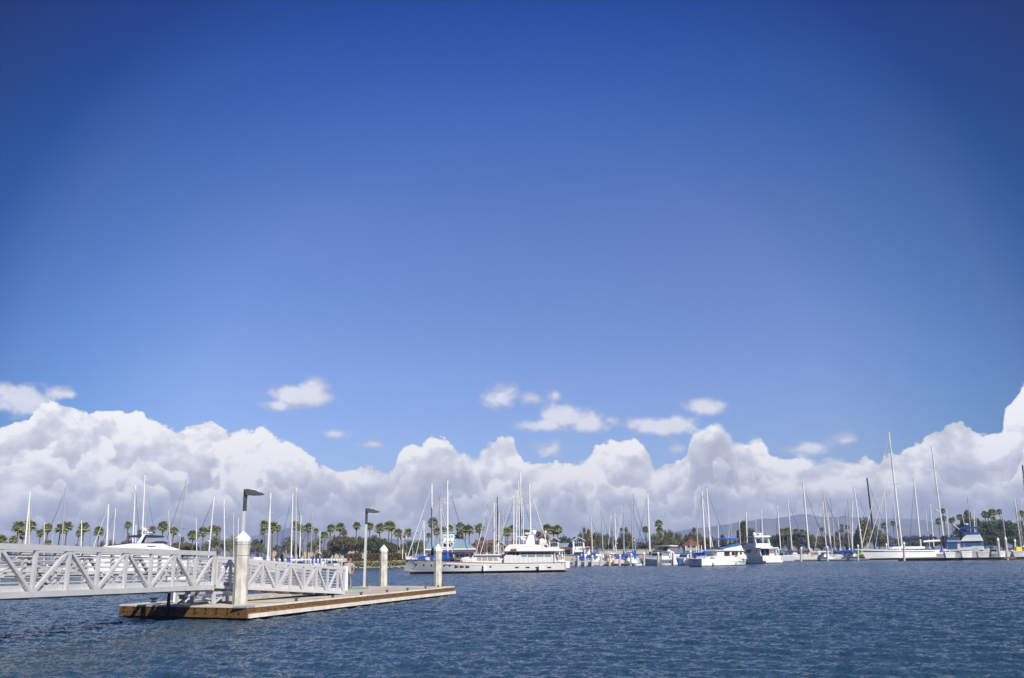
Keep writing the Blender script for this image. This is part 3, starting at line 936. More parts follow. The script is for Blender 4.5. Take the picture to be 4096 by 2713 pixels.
MC = {'w': 'mast_white', 'g': 'mast_grey', 'c': 'mast_cream', 'b': 'mast_black'}
CV = {'b': 'canvas_blue', 'n': 'canvas_navy', 't': 'canvas_teal', 'r': 'canvas_brown', 'w': 'canvas_white', 'c': 'mast_cream', 's': 'canvas_steel', 'd': 'black_trim'}
def sailboat(label, group, xb, D, xt, yt, dx, mc='w', stay='g', cov='b', toward=1, L=None, hullm='gelcoat', thick=.11, stripe='boot_blue', mizzen=None, bimini=None, radar=False, fb=None, boom_up=1.0, rake=.1):
    mb_ = W(xb, D, 0.0)
    tp = P(xt, yt, D)
    H = tp.z
    if L is None:
        L = max(6.5, min(15.5, (H - 1.2) / 1.28))
    thick *= 1.3
    mf = .12                                   # mast stands this share of L ahead of the middle
    jm = dx * D / 3608.0                       # sideways run of the forestay
    c = max(-.97, min(.97, jm / (.36 * L)))
    s = -math.sqrt(1 - c * c) * toward         # bow towards the camera when toward = 1
    hd = math.atan2(s, c)
    t = thing('sailboat', label, 'sailboat', (mb_.x - math.cos(hd) * mf * L, D - math.sin(hd) * mf * L, 0), hd, group)
    fs, fbw = L * .095, fb or L * .125
    B = L * .31
    h = hull(L, B, fs, fbw, rake=rake).build('hull', [hullm, stripe, 'bottom_dark', 'gelcoat'], t, smooth='angle')
    dz = fs + .03
    m_ = MB()
    m_.prism([(-.16 * L, dz - .1), (.20 * L, dz), (.17 * L, dz + .30), (.10 * L, dz + .42), (-.15 * L, dz + .50)], -B * .30, B * .30, .78)
    cb = m_.build('cabin', 'gelcoat', t); fixnormals(cb)
    for sy in (1, -1):
        for k in range(3):
            m_ = MB(); x = -.11 * L + k * .085 * L
            m_.prism([(x, dz + .17), (x + .062 * L, dz + .17), (x + .055 * L, dz + .31), (x, dz + .31)], sy * B * .272 - .012, sy * B * .272 + .012)
            m_.build('cabin_window', 'glass_dark', cb)
    m_ = MB()
    for sy in (1, -1):
        m_.bar((-.44 * L, sy * B * .30, dz + .12), (-.17 * L, sy * B * .30, dz + .16), .10, .24)
    m_.bar((-.44 * L, -B * .28, dz + .1), (-.44 * L, B * .28, dz + .1), .10, .2)
    m_.build('cockpit_coaming', 'gelcoat', t)
    m0 = Vector((mf * L, 0, dz + .1))
    ct, st_ = math.cos(-hd), math.sin(-hd)
    rel = Vector((tp.x - t.location.x, tp.y - t.location.y, 0))
    mt_ = Vector((rel.x * ct - rel.y * st_, rel.x * st_ + rel.y * ct, H))
    m_ = MB(); m_.tube([m0, m0.lerp(mt_, .5), mt_], [thick, thick, thick * .75], 8)
    ms = m_.build('mast', MC[mc], t)
    m_ = MB(); m_.tube([mt_ + Vector((.15, 0, .05)), mt_ + Vector((-.35, 0, .06))], .03, 5); m_.tube([mt_, mt_ + Vector((0, 0, .55))], .015, 4); m_.build('masthead', 'wire', ms)
    for f in ((.42, .72) if H > 15 else (.55,)):
        c_ = m0.lerp(mt_, f)
        for sy in (1, -1):
            m_ = MB(); m_.tube([c_, c_ + Vector((-.1, sy * B * .24 * (1.2 - f * .4), .08))], .025, 4); m_.build('spreader', MC[mc], ms)
    # furled headsail
    bow = Vector((L * .49, 0, fbw + .15))
    hd_ = m0.lerp(mt_, .965)
    if stay:
        pts = [bow.lerp(hd_, f) for f in (0, .03, .5, .93, 1)]
        m_ = MB(); m_.tube(pts, [.02, .075, .06, .03, .012], 6); m_.build('furled_headsail', CV.get(stay, 'mast_grey'), t)
    for e in (Vector((-.49 * L, 0, fs + .1)), Vector((mf * L - .2, B * .46, dz)), Vector((mf * L - .2, -B * .46, dz))):
        m_ = MB(); m_.tube([e, mt_ if e.x < -1 else m0.lerp(mt_, .93)], .012, 3); m_.build('stay', 'wire', t)
    if cov:
        g0 = m0 + Vector((-.12, 0, .95 * boom_up)); g1 = Vector((-.36 * L, 0, g0.z + .12))
        m_ = MB(); m_.tube([g0, g1], .06, 6); bm = m_.build('boom', MC[mc], t)
        m_ = MB(); cover(m_, g0 + Vector((.05, 0, .16)), g1 + Vector((.1, 0, .10)), .36 if L > 10 else .27, .15, .45, int(xb))
        m_.tube([g0 + Vector((.10, 0, -.15)), g0 + Vector((.05, 0, .5)), g0 + Vector((.10, 0, 1.4))], [.30, .32, .15], 8)
        m_.build('sail_cover', CV[cov], bm)
    if cov:
        dc = cov if cov in 'bnsrt' and int(xb) % 3 else ('b' if int(xb) % 2 else 'w')
        m_ = MB(); m_.prism([(-.19 * L, dz + .35), (-.09 * L, dz + .46), (-.13 * L, dz + .98), (-.19 * L, dz + 1.05)], -B * .31, B * .31, .85)
        o = m_.build('dodger', CV[dc], t); fixnormals(o)
    # pulpit, stanchions and life lines
    m_ = MB()
    for x in (.46, .30, .12, -.06, -.24, -.42):
        for sy in (1, -1):
            y = sy * beam(L, B, x * L) * .93
            z = sheer(L, fs, fbw, x * L)
            m_.tube([(x * L, y, z), (x * L, y, z + .62)], .014, 4)
    for sy in (1, -1):
        m_.tube([(x * L, sy * beam(L, B, x * L) * .93, sheer(L, fs, fbw, x * L) + .61) for x in (-.46, -.24, -.06, .12, .30, .46)], .012, 3)
    m_.tube([(.46 * L, -beam(L, B, .46 * L) * .93, fbw + .55), (.5 * L, 0, fbw + .6), (.46 * L, beam(L, B, .46 * L) * .93, fbw + .55)], .018, 4)
    m_.build('guard_rail', 'steel', t)
    if mizzen:
        xb2, xt2, yt2 = mizzen
        mp = W(xb2, D, 0); q2 = P(xt2, yt2, D)
        r2 = Vector((mp.x - t.location.x, 0, 0)); f = r2.x / math.cos(hd) if abs(math.cos(hd)) > .2 else -.35 * L
        f = max(-.42 * L, min(.45 * L, f))
        rr = Vector((q2.x - t.location.x, q2.y - t.location.y, 0))
        tt = Vector((rr.x * ct - rr.y * st_, rr.x * st_ + rr.y * ct, q2.z)); tt.x = f + (tt.x - r2.x / max(.2, abs(math.cos(hd))) * (1 if math.cos(hd) > 0 else -1)) * 0
        m_ = MB(); m_.tube([(f, 0, dz), (f - .3, 0, q2.z)], [thick * .9, thick * .7], 8); m_.build('mizzen_mast', MC[mc], t)
    if bimini:
        m_ = MB()
        m_.prism([(-.43 * L, dz + 1.62), (-.20 * L, dz + 1.66), (-.21 * L, dz + 1.76), (-.31 * L, dz + 1.86), (-.42 * L, dz + 1.74)], -B * .38, B * .38)
        bi = m_.build('bimini', CV[bimini], t)
        m_ = MB()
        for x in (-.42, -.22):
            for sy in (1, -1):
                m_.tube([(x * L, sy * B * .36, dz + .1), (x * L, sy * B * .36, dz + 1.66)], .016, 4)
        m_.build('bimini_frame', 'steel', bi)
    if radar:
        c_ = m0.lerp(mt_, .36)
        m_ = MB(); m_.ball(c_ + Vector((.42, 0, 0)), .24, 10, .55); m_.box(c_ + Vector((.2, 0, -.12)), (.4, .1, .06)); m_.build('radar_dome', 'white_paint', ms)
    return t

# ------------------------------------------------------------------ the sailboats, one line each
# xb: column of the mast foot; D: distance; xt, yt: masthead in the photograph; dx: sideways run of the forestay in its pixels
SB = [
 # above the left gangway
 ('L', 88, 205, 121, 1966, 0, dict(mc='w', stay=None, cov='n', thick=.15)),
 ('L', 113, 215, 118, 2028, 30, dict(mc='c', stay=None, cov='w', thick=.12)),
 ('L', 174, 235, 177, 2088, 6, dict(mc='c', stay=None, cov=None, thick=.12)),
 ('L', 203, 240, 215, 2042, 28, dict(mc='g', stay='g', cov='b', thick=.08)),
 ('L', 238, 215, 262, 1952, -66, dict(mc='g', stay='d', cov='n', thick=.12)),
 ('L', 320, 225, 327, 2082, 10, dict(mc='w', stay=None, cov='b', thick=.12)),
 ('L', 355, 260, 361, 2094, 22, dict(mc='g', stay='s', cov='w', thick=.06)),
 ('L', 421, 205, 434, 2018, -60, dict(mc='w', stay='w', cov='w', thick=.15, radar=True)),
 ('L', 443, 222, 463, 2033, -56, dict(mc='w', stay='d', cov='n', thick=.10)),
 ('L', 524, 240, 542, 1939, 62, dict(mc='w', stay='d', cov='b', thick=.15)),
 ('L', 538, 225, 544, 2100, 0, dict(mc='w', stay=None, cov=None, thick=.12)),
 ('L', 561, 235, 580, 1900, 88, dict(mc='w', stay='b', cov='w', thick=.15, radar=False)),
 ('L', 584, 260, 580, 2046, 0, dict(mc='c', stay=None, cov='w', thick=.07)),
 ('L', 685, 230, 673, 2038, -20, dict(mc='c', stay=None, cov='w', thick=.10)),
 ('L', 708, 235, 743, 1928, -48, dict(mc='g', stay='d', cov='b', thick=.11, radar=True)),
 ('L', 787, 240, 784, 2072, 20, dict(mc='w', stay=None, cov='w', thick=.09)),
 ('L', 829, 215, 857, 1985, -70, dict(mc='w', stay='d', cov='b', thick=.14, radar=True)),
 ('L', 898, 225, 896, 1995, 12, dict(mc='w', stay=None, cov='n', thick=.11)),
 ('L', 934, 235, 934, 2050, 10, dict(mc='c', stay=None, cov='c', thick=.09)),
 ('L', 948, 245, 954, 2072, 14, dict(mc='w', stay=None, cov='b', thick=.09, radar=True)),
 # between the corner pile and the man
 ('M', 1068, 205, 1083, 1971, 30, dict(mc='w', stay='w', cov='w', thick=.15, bimini='b')),
 ('M', 1163, 215, 1171, 1972, -42, dict(mc='w', stay='b', cov='w', thick=.13)),
 ('M', 1183, 225, 1185, 1950, 50, dict(mc='w', stay='d', cov='w', thick=.12)),
 ('M', 1197, 235, 1204, 2063, 20, dict(mc='w', stay=None, cov='b', thick=.12)),
 ('M', 1242, 240, 1249, 2046, -52, dict(mc='g', stay='d', cov='b', thick=.10)),
 ('M', 1278, 232, 1280, 2121, 24, dict(mc='w', stay=None, cov='b', thick=.08, stripe='boot_red', radar=True)),
 # behind the big white yacht
 ('Y', 1698, 190, 1695, 2082, -40, dict(mc='w', stay='w', cov='w', thick=.12, bimini='b')),
 ('Y', 1729, 165, 1727, 1935, -97, dict(mc='w', stay='w', cov='n', thick=.14, L=13.5, boom_up=1.7)),
 ('Y', 1762, 185, 1759, 1997, 60, dict(mc='g', stay='w', cov='b', thick=.11)),
 ('Y', 1770, 200, 1763, 2034, 60, dict(mc='w', stay='s', cov='b', thick=.08)),
 ('Y', 1790, 160, 1790, 1922, 93, dict(mc='w', stay='s', cov='b', thick=.13, L=13.5)),
 ('Y', 1947, 205, 1949, 2024, -48, dict(mc='g', stay='w', cov='w', thick=.07)),
 ('Y', 1977, 180, 1976, 2010, -62, dict(mc='w', stay='w', cov='w', thick=.11)),
 ('Y', 1984, 195, 1984, 2013, 20, dict(mc='c', stay=None, cov='b', thick=.08)),
 ('Y', 1993, 200, 1989, 1989, 25, dict(mc='b', stay=None, cov='n', thick=.09)),
 ('Y', 1992, 185, 1997, 2052, 18, dict(mc='w', stay=None, cov=None, thick=.08)),
 ('Y', 2012, 215, 2013, 2036, 10, dict(mc='c', stay=None, cov='w', thick=.06)),
 ('Y', 2055, 185, 2055, 1977, 25, dict(mc='w', stay=None, cov='w', thick=.11)),
 ('Y', 2064, 195, 2068, 1956, -100, dict(mc='w', stay='t', cov='b', thick=.11)),
 ('Y', 2080, 205, 2074, 1923, 30, dict(mc='w', stay=None, cov='b', thick=.11)),
 ('Y', 2084, 175, 2082, 1886, -108, dict(mc='w', stay='c', cov='w', thick=.14, L=15)),
 ('Y', 2097, 200, 2090, 1990, 78, dict(mc='w', stay='s', cov='b', thick=.08)),
 ('Y', 2127, 172, 2117, 1937, 76, dict(mc='w', stay='c', cov='w', thick=.13, L=14)),
 # in front of the white houses and the low trees
 ('H', 2334, 222, 2329, 2093, -46, dict(mc='g', stay='s', cov='b', thick=.07, toward=1, L=8.5, stripe='boot_red')),
 ('H', 2371, 220, 2364, 2068, 50, dict(mc='c', stay='d', cov='b', thick=.12, bimini='b', L=9.5)),
 ('H', 2414, 224, 2405, 2043, 46, dict(mc='g', stay='s', cov='w', thick=.11, L=10)),
 ('H', 2457, 226, 2442, 2053, -30, dict(mc='c', stay='w', cov='s', thick=.12, L=10, toward=1)),
 ('H', 2466, 236, 2459, 2052, 44, dict(mc='w', stay='b', cov='b', thick=.11, L=10, radar=True)),
 ('H', 2497, 222, 2494, 2019, -50, dict(mc='g', stay='w', cov='b', thick=.11, L=11)),
 ('H', 2534, 232, 2524, 2023, 58, dict(mc='g', stay='n', cov='b', thick=.11, radar=True)),
 ('H', 2543, 238, 2534, 1979, 52, dict(mc='g', stay='n', cov='n', thick=.10)),
 ('H', 2602, 222, 2590, 1974, -64, dict(mc='w', stay='s', cov='n', thick=.17, L=12.5)),
 # behind and beside the trawler
 ('T', 2796, 250, 2787, 2107, 10, dict(mc='c', stay=None, cov='w', thick=.09)),
 ('T', 2824, 196, 2807, 1964, 20, dict(mc='w', stay='w', cov='b', thick=.14, L=12, toward=1)),
 ('T', 2847, 210, 2826, 1952, 70, dict(mc='w', stay='s', cov='b', thick=.14, L=13)),
 ('T', 2877, 250, 2872, 2099, 8, dict(mc='w', stay=None, cov='w', thick=.09)),
 ('T', 2931, 250, 2923, 2058, -32, dict(mc='g', stay='w', cov='w', thick=.09)),
 ('T', 2966, 255, 2956, 2071, 10, dict(mc='c', stay=None, cov='w', thick=.10)),
 ('T', 2992, 240, 2984, 2047, -30, dict(mc='w', stay='r', cov='w', thick=.13)),
 ('T', 3029, 260, 3021, 2045, -20, dict(mc='c', stay='s', cov='w', thick=.09)),
 ('T', 3056, 255, 3045, 2038, -28, dict(mc='w', stay='n', cov='b', thick=.12)),
 # right-hand row
 ('R', 3126, 285, 3109, 2020, -32, dict(mc='w', stay='n', cov='t', thick=.13, L=12)),
 ('R', 3172, 290, 3151, 1997, 76, dict(mc='w', stay='b', cov='b', thick=.14, L=13)),
 ('R', 3240, 262, 3212, 1934, 74, dict(mc='w', stay='d', cov='r', thick=.19, L=14.5, bimini=None)),
 ('R', 3309, 275, 3291, 2007, -66, dict(mc='w', stay='w', cov='r', thick=.13, L=12)),
 ('R', 3330, 272, 3293, 1969, 92, dict(mc='c', stay='d', cov='w', thick=.15, L=13)),
 ('R', 3330, 290, 3311, 2050, -30, dict(mc='w', stay='b', cov='w', thick=.10)),
 ('R', 3343, 282, 3324, 1994, 30, dict(mc='g', stay=None, cov='b', thick=.13, L=12)),
 ('R', 3367, 290, 3350, 2061, 30, dict(mc='w', stay='n', cov='w', thick=.11)),
 ('R', 3402, 285, 3382, 2031, -40, dict(mc='g', stay='t', cov='w', thick=.11)),
 ('R', 3412, 275, 3391, 2002, 34, dict(mc='g', stay=None, cov='b', thick=.13, L=12)),
 ('R', 3411, 265, 3410, 2003, 10, dict(mc='w', stay=None, cov='b', thick=.12, L=10)),
 ('R', 3455, 268, 3416, 1950, 90, dict(mc='w', stay='b', cov='b', thick=.16, L=14, radar=True)),
 ('R', 3504, 280, 3468, 1912, 100, dict(mc='b', stay='s', cov='b', thick=.20, L=15)),
 ('R', 3557, 290, 3536, 1959, -66, dict(mc='w', stay='w', cov='n', thick=.14, L=14)),
 ('R', 3602, 295, 3573, 2008, -40, dict(mc='w', stay='b', cov='b', thick=.12)),
 ('R', 3689, 275, 3655, 1918, -62, dict(mc='w', stay='s', cov='n', thick=.19, L=15, hullm='gelcoat')),
 ('R', 3724, 300, 3702, 2037, -22, dict(mc='w', stay=None, cov='w', thick=.08)),
 ('R', 3740, 290, 3721, 2017, -44, dict(mc='w', stay='s', cov='b', thick=.13)),
 ('R', 3803, 300, 3786, 2035, 50, dict(mc='w', stay='d', cov='w', thick=.12)),
 ('R', 3893, 300, 3870, 1991, 10, dict(mc='g', stay=None, cov='w', thick=.12)),
 ('R', 3906, 305, 3895, 2038, 12, dict(mc='w', stay=None, cov='w', thick=.12)),
 ('R', 3913, 310, 3903, 2058, 12, dict(mc='g', stay=None, cov='w', thick=.08)),
 ('R', 4032, 280, 4007, 2040, -12, dict(mc='g', stay=None, cov='w', thick=.12)),
 ('R', 4090, 262, 4057, 1992, -28, dict(mc='w', stay='s', cov='b', thick=.15, L=12)),
 ('R', 4098, 268, 4068, 2004, 30, dict(mc='c', stay='d', cov='n', thick=.13, L=12)),
 ('R', 4128, 262, 4090, 1862, -50, dict(mc='b', stay='w', cov='n', thick=.20, L=15)),
]
PLACE = {'L': 'above the left gangway', 'M': 'between corner pile and man', 'Y': 'behind the big motor yacht',
         'H': 'left of the boxy cruiser', 'T': 'behind the trawler', 'R': 'in the right-hand rows'}
GRP = {k: 'sailboats moored ' + v for k, v in PLACE.items()}
MCW = {'w': 'white', 'g': 'grey', 'c': 'cream', 'b': 'black'}
CVW = {'b': 'blue', 'n': 'navy', 't': 'green', 'r': 'brown', 'w': 'white', 'c': 'cream', 's': 'blue', 'd': 'dark', 'g': 'grey'}
for g in PLACE:
    rows = sorted([r for r in SB if r[0] == g], key=lambda r: r[1])
    for i, (g_, xb, D, xt, yt, dx, kw) in enumerate(rows):
        lb = '%s mast sailboat%s, %s from left %s' % (MCW[kw['mc']], (' with %s headsail' % CVW[kw['stay']]) if kw.get('stay') else '', ORD[i], PLACE[g])
        sailboat(lb, GRP[g], xb, D, xt, yt, dx, **kw)

# ------------------------------------------------------------------ profile-built boats: outlines measured against their near side
class Side:
    """frame of a boat whose near side runs between two sighted points; x runs from stern to bow"""
    def __init__(s, pxs, Ds, pxb, Db, B):
        a, b = W(pxs, Ds), W(pxb, Db)
        s.rz = math.atan2(b.y - a.y, b.x - a.x)
        s.L = math.hypot(b.x - a.x, b.y - a.y)
        s.f = Vector((math.cos(s.rz), math.sin(s.rz), 0))
        s.l = Vector((-s.f.y, s.f.x, 0))
        s.near = -1 if s.l.y > 0 else 1        # local y sign of the side facing the camera
        s.B = B
        s.o = (a + b) / 2 - s.l * (s.near * B / 2)
        s.a, s.b = a, b
    def x(s, px, py=2230, y=None):
        """local x where the column meets the near side (or local offset y)"""
        v = ray(px, py)
        y = s.near * s.B / 2 if y is None else y
        p0 = s.o + s.l * y
        d = s.f
        t = (p0.x * v.y - p0.y * v.x) / (d.y * v.x - d.x * v.y)
        return t
    def z(s, px, py, y=None):
        t = s.x(px, py, y)
        y_ = s.near * s.B / 2 if y is None else y
        p = s.o + s.f * t + s.l * y_
        return P(px, py, p.y).z
    def pt(s, px, py, y=None):
        return (s.x(px, py, y), s.z(px, py, y))
    def outline(s, pts, y=None):
        return [s.pt(px, py, y) for px, py in pts]

def side_panels(sd, parent, name, material, quads, y, thick=.03, both=True):
    """flat panels on the two sides, each traced as an outline on the near side"""
    for q_ in quads:
        prof = sd.outline(q_, sd.near * y)
        for sgn in ((1, -1) if both else (1,)):
            m_ = MB()
            yy = sd.near * sgn * y
            m_.prism(prof, yy - thick / 2, yy + thick / 2)
            o = m_.build(name, material, parent); fixnormals(o)
def rq(x0, y0, x1, y1):
    return [(x0, y1), (x1, y1), (x1, y0), (x0, y0)]
def railing(parent, path, h=.75, name='guard_rail', every=1.1, r=.02, mat_='steel'):
    m_ = MB()
    P3 = [Vector(p) for p in path]
    for a, b in zip(P3, P3[1:]):
        n = max(1, int((b - a).length / every))
        for k in range(n + 1):
            p = a.lerp(b, k / n)
            m_.tube([p, p + Vector((0, 0, h))], r * .8, 4)
    for f in (.5, 1):
        m_.tube([p + Vector((0, 0, h * f)) for p in P3], r, 4)
    return m_.build(name, mat_, parent)
def fender(parent, x, y, z0, z1, r=.17):
    m_ = MB(); m_.tube([(x, y, z0), (x, y, z0 + .12), (x, y, z1 - .12), (x, y, z1)], [r * .5, r, r, r * .4], 10)
    m_.tube([(x, y, z1), (x, y * .97, z1 + .8)], .012, 3)
    return m_.build('fender', 'canvas_white', parent)
def dome(mb, c, r):
    mb.ball(c, r, 12, 1.0)

# the big white motor yacht
Y = Side(2257, 134.5, 1603, 137.5, 5.2)
yt = thing('motor_yacht', 'long white classic motor yacht with low wheelhouse and flybridge moored beyond the dock end', 'motor yacht', Y.o, Y.rz)
L_, B_ = Y.L, 5.2
fsz, fbz = 1.36, 2.25
hl = hull(L_, B_, fsz, fbz, rake=.035, flare=.72, n=40, transom=.86, bow_pow=2.3, boot=.30, full=.6)
hl.build('hull', ['gelcoat', 'boot_red', 'bottom_dark', 'teak'], yt, smooth='angle')
m_ = MB()
for sy in (1, -1):
    pts = []
    for k in range(15):
        x = -L_ / 2 + L_ * (k / 14) * .995
        pts.append((x, sy * (beam(L_, B_, x, .86, .6, 2.3) + .01), sheer(L_, fsz, fbz, x) + .03))
    m_.tube(pts, .05, 5)
m_.build('cap_rail', 'teak', yt)
m_ = MB()
for sy in (1, -1):
    pts = []
    for k in range(11):
        x = -L_ / 2 + L_ * (k / 10) * .72
        pts.append((x, sy * (beam(L_, B_, x, .86, .6, 2.3) * .985), sheer(L_, fsz, fbz, x) * .80))
    m_.tube(pts, .05, 5)
m_.build('rubbing_strake', 'gelcoat', yt)
hb = lambda x: beam(L_, B_, x, .86, .6, 2.3)
def hw_at(L, B, fs, fb, flare, x, z, transom, full, p, rake=.035, boot=.30):
    """half width of the hull's real (faceted) side at position x and height z"""
    x0_ = x
    for _ in range(6):
        t = (x0_ + L / 2) / L
        sh = sheer(L, fs, fb, x0_)
        x0_ = x - rake * L * (min(1, z / sh) - 1) * max(0, (t - .55) / .45) ** 1.5
    t = (x0_ + L / 2) / L
    wl = .965 if t < .45 else .965 + (flare * .62 - .965) * ((t - .45) / .55) ** 1.3
    lv = [sh, sh * .9, sh * .55, sh * .25, boot + .05, boot - .02]
    ws = [beam(L, B, x0_, transom, full, p) * (wl + (1 - wl) * (max(0, q_) / sh) ** .8) for q_ in lv]
    for k in range(5):
        if lv[k] >= z >= lv[k + 1]:
            f = (z - lv[k + 1]) / (lv[k] - lv[k + 1])
            return ws[k + 1] + (ws[k] - ws[k + 1]) * f
    return ws[-1]
for px, py in ((1654, 2259), (1688, 2261), (1721, 2263), (1775, 2263), (1797, 2264), (1930, 2268), (1962, 2268)):
    x, z = Y.x(px, py), Y.z(px, py)
    for sy in (1, -1):
        m_ = MB(); yb = hw_at(L_, B_, fsz, fbz, .72, x, z, .86, .6, 2.3); e_ = .08
        sx_ = (hw_at(L_, B_, fsz, fbz, .72, x + e_, z, .86, .6, 2.3) - hw_at(L_, B_, fsz, fbz, .72, x - e_, z, .86, .6, 2.3)) / (2 * e_)
        sz_ = (hw_at(L_, B_, fsz, fbz, .72, x, z + e_, .86, .6, 2.3) - hw_at(L_, B_, fsz, fbz, .72, x, z - e_, .86, .6, 2.3)) / (2 * e_)
        nv_ = Vector((-sx_, sy, -sz_)).normalized(); c_ = Vector((x, sy * yb, z))
        m_.tube([c_ - nv_ * .08, c_ + nv_ * .012], .15, 10)
        m_.build('porthole', 'glass_dark', yt)
for px0, px1, py0, py1 in ((1818, 1833, 2263, 2270.5), (1839, 1855, 2263.5, 2271), (1861, 1877, 2264, 2271.5), (2059, 2074, 2268, 2273), (2101, 2117, 2268, 2273), (2140, 2155, 2268, 2273), (2187, 2203, 2268, 2273)):
    x0, x1 = Y.x(px0), Y.x(px1); z1, z0 = Y.z(px0, py0), Y.z(px0, py1)
    for sy in (1, -1):
        m_ = MB(); yb = hw_at(L_, B_, fsz, fbz, .72, (x0 + x1) / 2, (z0 + z1) / 2, .86, .6, 2.3) - .03
        m_.prism([(x0, z0), (x1, z0), (x1, z1), (x0, z1)], sy * yb - .05, sy * yb + .05); o = m_.build('hull_window', 'glass_dark', yt); fixnormals(o)
# long low trunk cabin forward, deckhouse aft
def block(pts, yh, name, material, k=.96, parent=yt, sd=Y):
    m_ = MB(); m_.prism(sd.outline(pts, sd.near * yh), -yh, yh, k); o = m_.build(name, material, parent); fixnormals(o); return o
trunk = block([(1876, 2253), (2040, 2253), (2040, 2218), (1905, 2218), (1892, 2222), (1884, 2232)], 1.75, 'trunk_cabin', 'gelcoat')
block([(1895, 2222), (2026, 2222), (2026, 2217), (1900, 2217.5)], 1.95, 'trunk_roof', 'white_paint', 1.0)
side_panels(Y, trunk, 'cabin_window', 'glass_curtain', [rq(1909, 2229, 1926, 2243), rq(1930, 2229, 1948, 2243), rq(1952, 2229, 1971, 2243), [(1975, 2243), (1993, 2243), (1989, 2232), (1985, 2229), (1975, 2229)]], 1.74)
house = block([(2016, 2254), (2229, 2254), (2222, 2232), (2214, 2206), (2031, 2206), (2021, 2222), (2016, 2228)], 2.25, 'deckhouse', 'gelcoat', .97)
side_panels(Y, house, 'deckhouse_window', 'glass_grey', [rq(2086, 2210, 2107, 2227), rq(2112, 2210, 2141, 2227.5), rq(2146, 2210, 2175, 2227.5), [(2179, 2227.5), (2206, 2227.5), (2203, 2216), (2197, 2210), (2179, 2210)]], 2.235)
side_panels(Y, house, 'wheelhouse_window', 'glass_dark', [[(2029, 2219), (2036, 2219), (2037, 2209), (2034, 2209)], [(2039, 2219), (2047, 2219), (2048, 2209), (2040, 2209)], [(2050, 2220), (2060, 2220), (2060, 2209), (2051, 2209)], rq(2065, 2208.5, 2076, 2221)], 2.235)
for yy in (-1.5, -.5, .5, 1.5):
    m_ = MB(); x, z = Y.pt(2029, 2213, Y.near * 2.2)
    m_.box((x + .42, yy, z), (.06, .85, .52)); m_.build('windscreen_pane', 'glass_dark', house)
for px in range(2037, 2215, 19):
    x, z = Y.pt(px, 2242, Y.near * 2.25)
    for sy in (1, -1):
        m_ = MB(); m_.box((x, sy * 2.245, z), (.03, .03, .8)); m_.build('panel_joint', 'gelcoat_grey', house)
block([(2015, 2207.6), (2250, 2206.6), (2250, 2204.2), (2015, 2205)], 2.62, 'roof_trim', 'teak', 1.0)
fly = block([(2016, 2205), (2250, 2204), (2249, 2196), (2190, 2194), (2172, 2188), (2160, 2182), (2150, 2179), (2090, 2177), (2036, 2178), (2022, 2190)], 2.55, 'flybridge', 'white_paint', .93)
m_ = MB(); x0, z0 = Y.pt(2056, 2200, Y.near * 2.5); m_.box((x0, Y.near * 2.66, z0 + .05), (.85, .12, .26)); m_.build('locker', 'teak', yt)
for px, dy in ((2249, 2.45), (2218, 2.45)):
    x, zt = Y.pt(px, 2206, Y.near * 2.4); 
    for sy in (1, -1):
        m_ = MB(); m_.tube([(x, sy * dy * .98, fsz), (x, sy * dy * .98, zt)], .05, 6); m_.build('roof_post', 'white_paint', yt)
mast = MB()
x0, z0 = Y.pt(2106, 2178, 0); x1, z1 = Y.pt(2127, 2122, 0)
mast.prism([(x0 + .2, z0 - .1), (x0 - 1.3, z0 - .1), (x1 - .25, z1), (x1 + .15, z1)], -.22, .22, .6)
am = mast.build('radar_mast', 'white_paint', yt); fixnormals(am)
m_ = MB(); x, z = Y.pt(2120, 2137, 0); m_.box((x, 0, z), (1.35, .5, .08)); m_.build('mast_platform', 'white_paint', am)
m_ = MB(); x, z = Y.pt(2135, 2129, 0); dome(m_, (x, 0, z - .02), .38); m_.build('satellite_dome', 'white_paint', am, smooth=True)
m_ = MB(); x, z = Y.pt(2110, 2134, 0); m_.box((x, 0, z + .05), (.9, .16, .12)); m_.lathe([(.14, -.2), (.16, 0)], 8, (x, 0, z)); m_.build('radar_scanner', 'white_paint', am)
m_ = MB(); x, z = Y.pt(2138, 2118, 0); m_.tube([(x, 0, z - .5), (x, 0, z + .6)], .02, 4); m_.tube([(x - .25, 0, z + .3), (x + .25, 0, z + .3)], .02, 4); m_.build('antenna', 'wire', am)
m_ = MB(); x, z = Y.pt(2085, 2165, 0); a = Y.pt(2068, 2147, 0); b = Y.pt(2109, 2148, 0)
m_.tube([(x, 0, z - .5), (x, 0, a[1] + .0)], .09, 6); m_.tube([(a[0], 0, a[1]), (b[0], 0, b[1])], .06, 6); m_.build('boat_crane', 'white_paint', yt)
m_ = MB(); pr = Y.outline([(2086, 2150), (2096, 2152), (2106, 2159), (2106, 2162), (2096, 2160), (2086, 2158)], 0); m_.prism(pr, -.9, .9); o = m_.build('tender', 'white_paint', yt); fixnormals(o)
m_ = MB(); x, z = Y.pt(2182, 2131, 0); m_.tube([(x, 0, z - 1.9), (x, 0, z)], .04, 6); dome(m_, (x, 0, z + .1), .2); m_.build('satellite_dome', 'white_paint', yt)
rgl = [Y.pt(px, py, Y.near * 2.3) for px, py in ((2172, 2188), (2205, 2195), (2247, 2196))]
railing(yt, [(x, Y.near * 2.3, z) for x, z in rgl] + [(rgl[-1][0], -Y.near * 2.3, rgl[-1][1])], .55)
rgl = [(Y.x(px), Y.near * hb(Y.x(px)) * .95, sheer(L_, fsz, fbz, Y.x(px)) + .03) for px in (1625, 1680, 1740, 1800, 1860, 1885)]
railing(yt, rgl, .62, every=1.3); railing(yt, [(x, -y, z) for x, y, z in rgl], .62, every=1.3)
m_ = MB(); x, z = Y.pt(1610, 2232, 0)
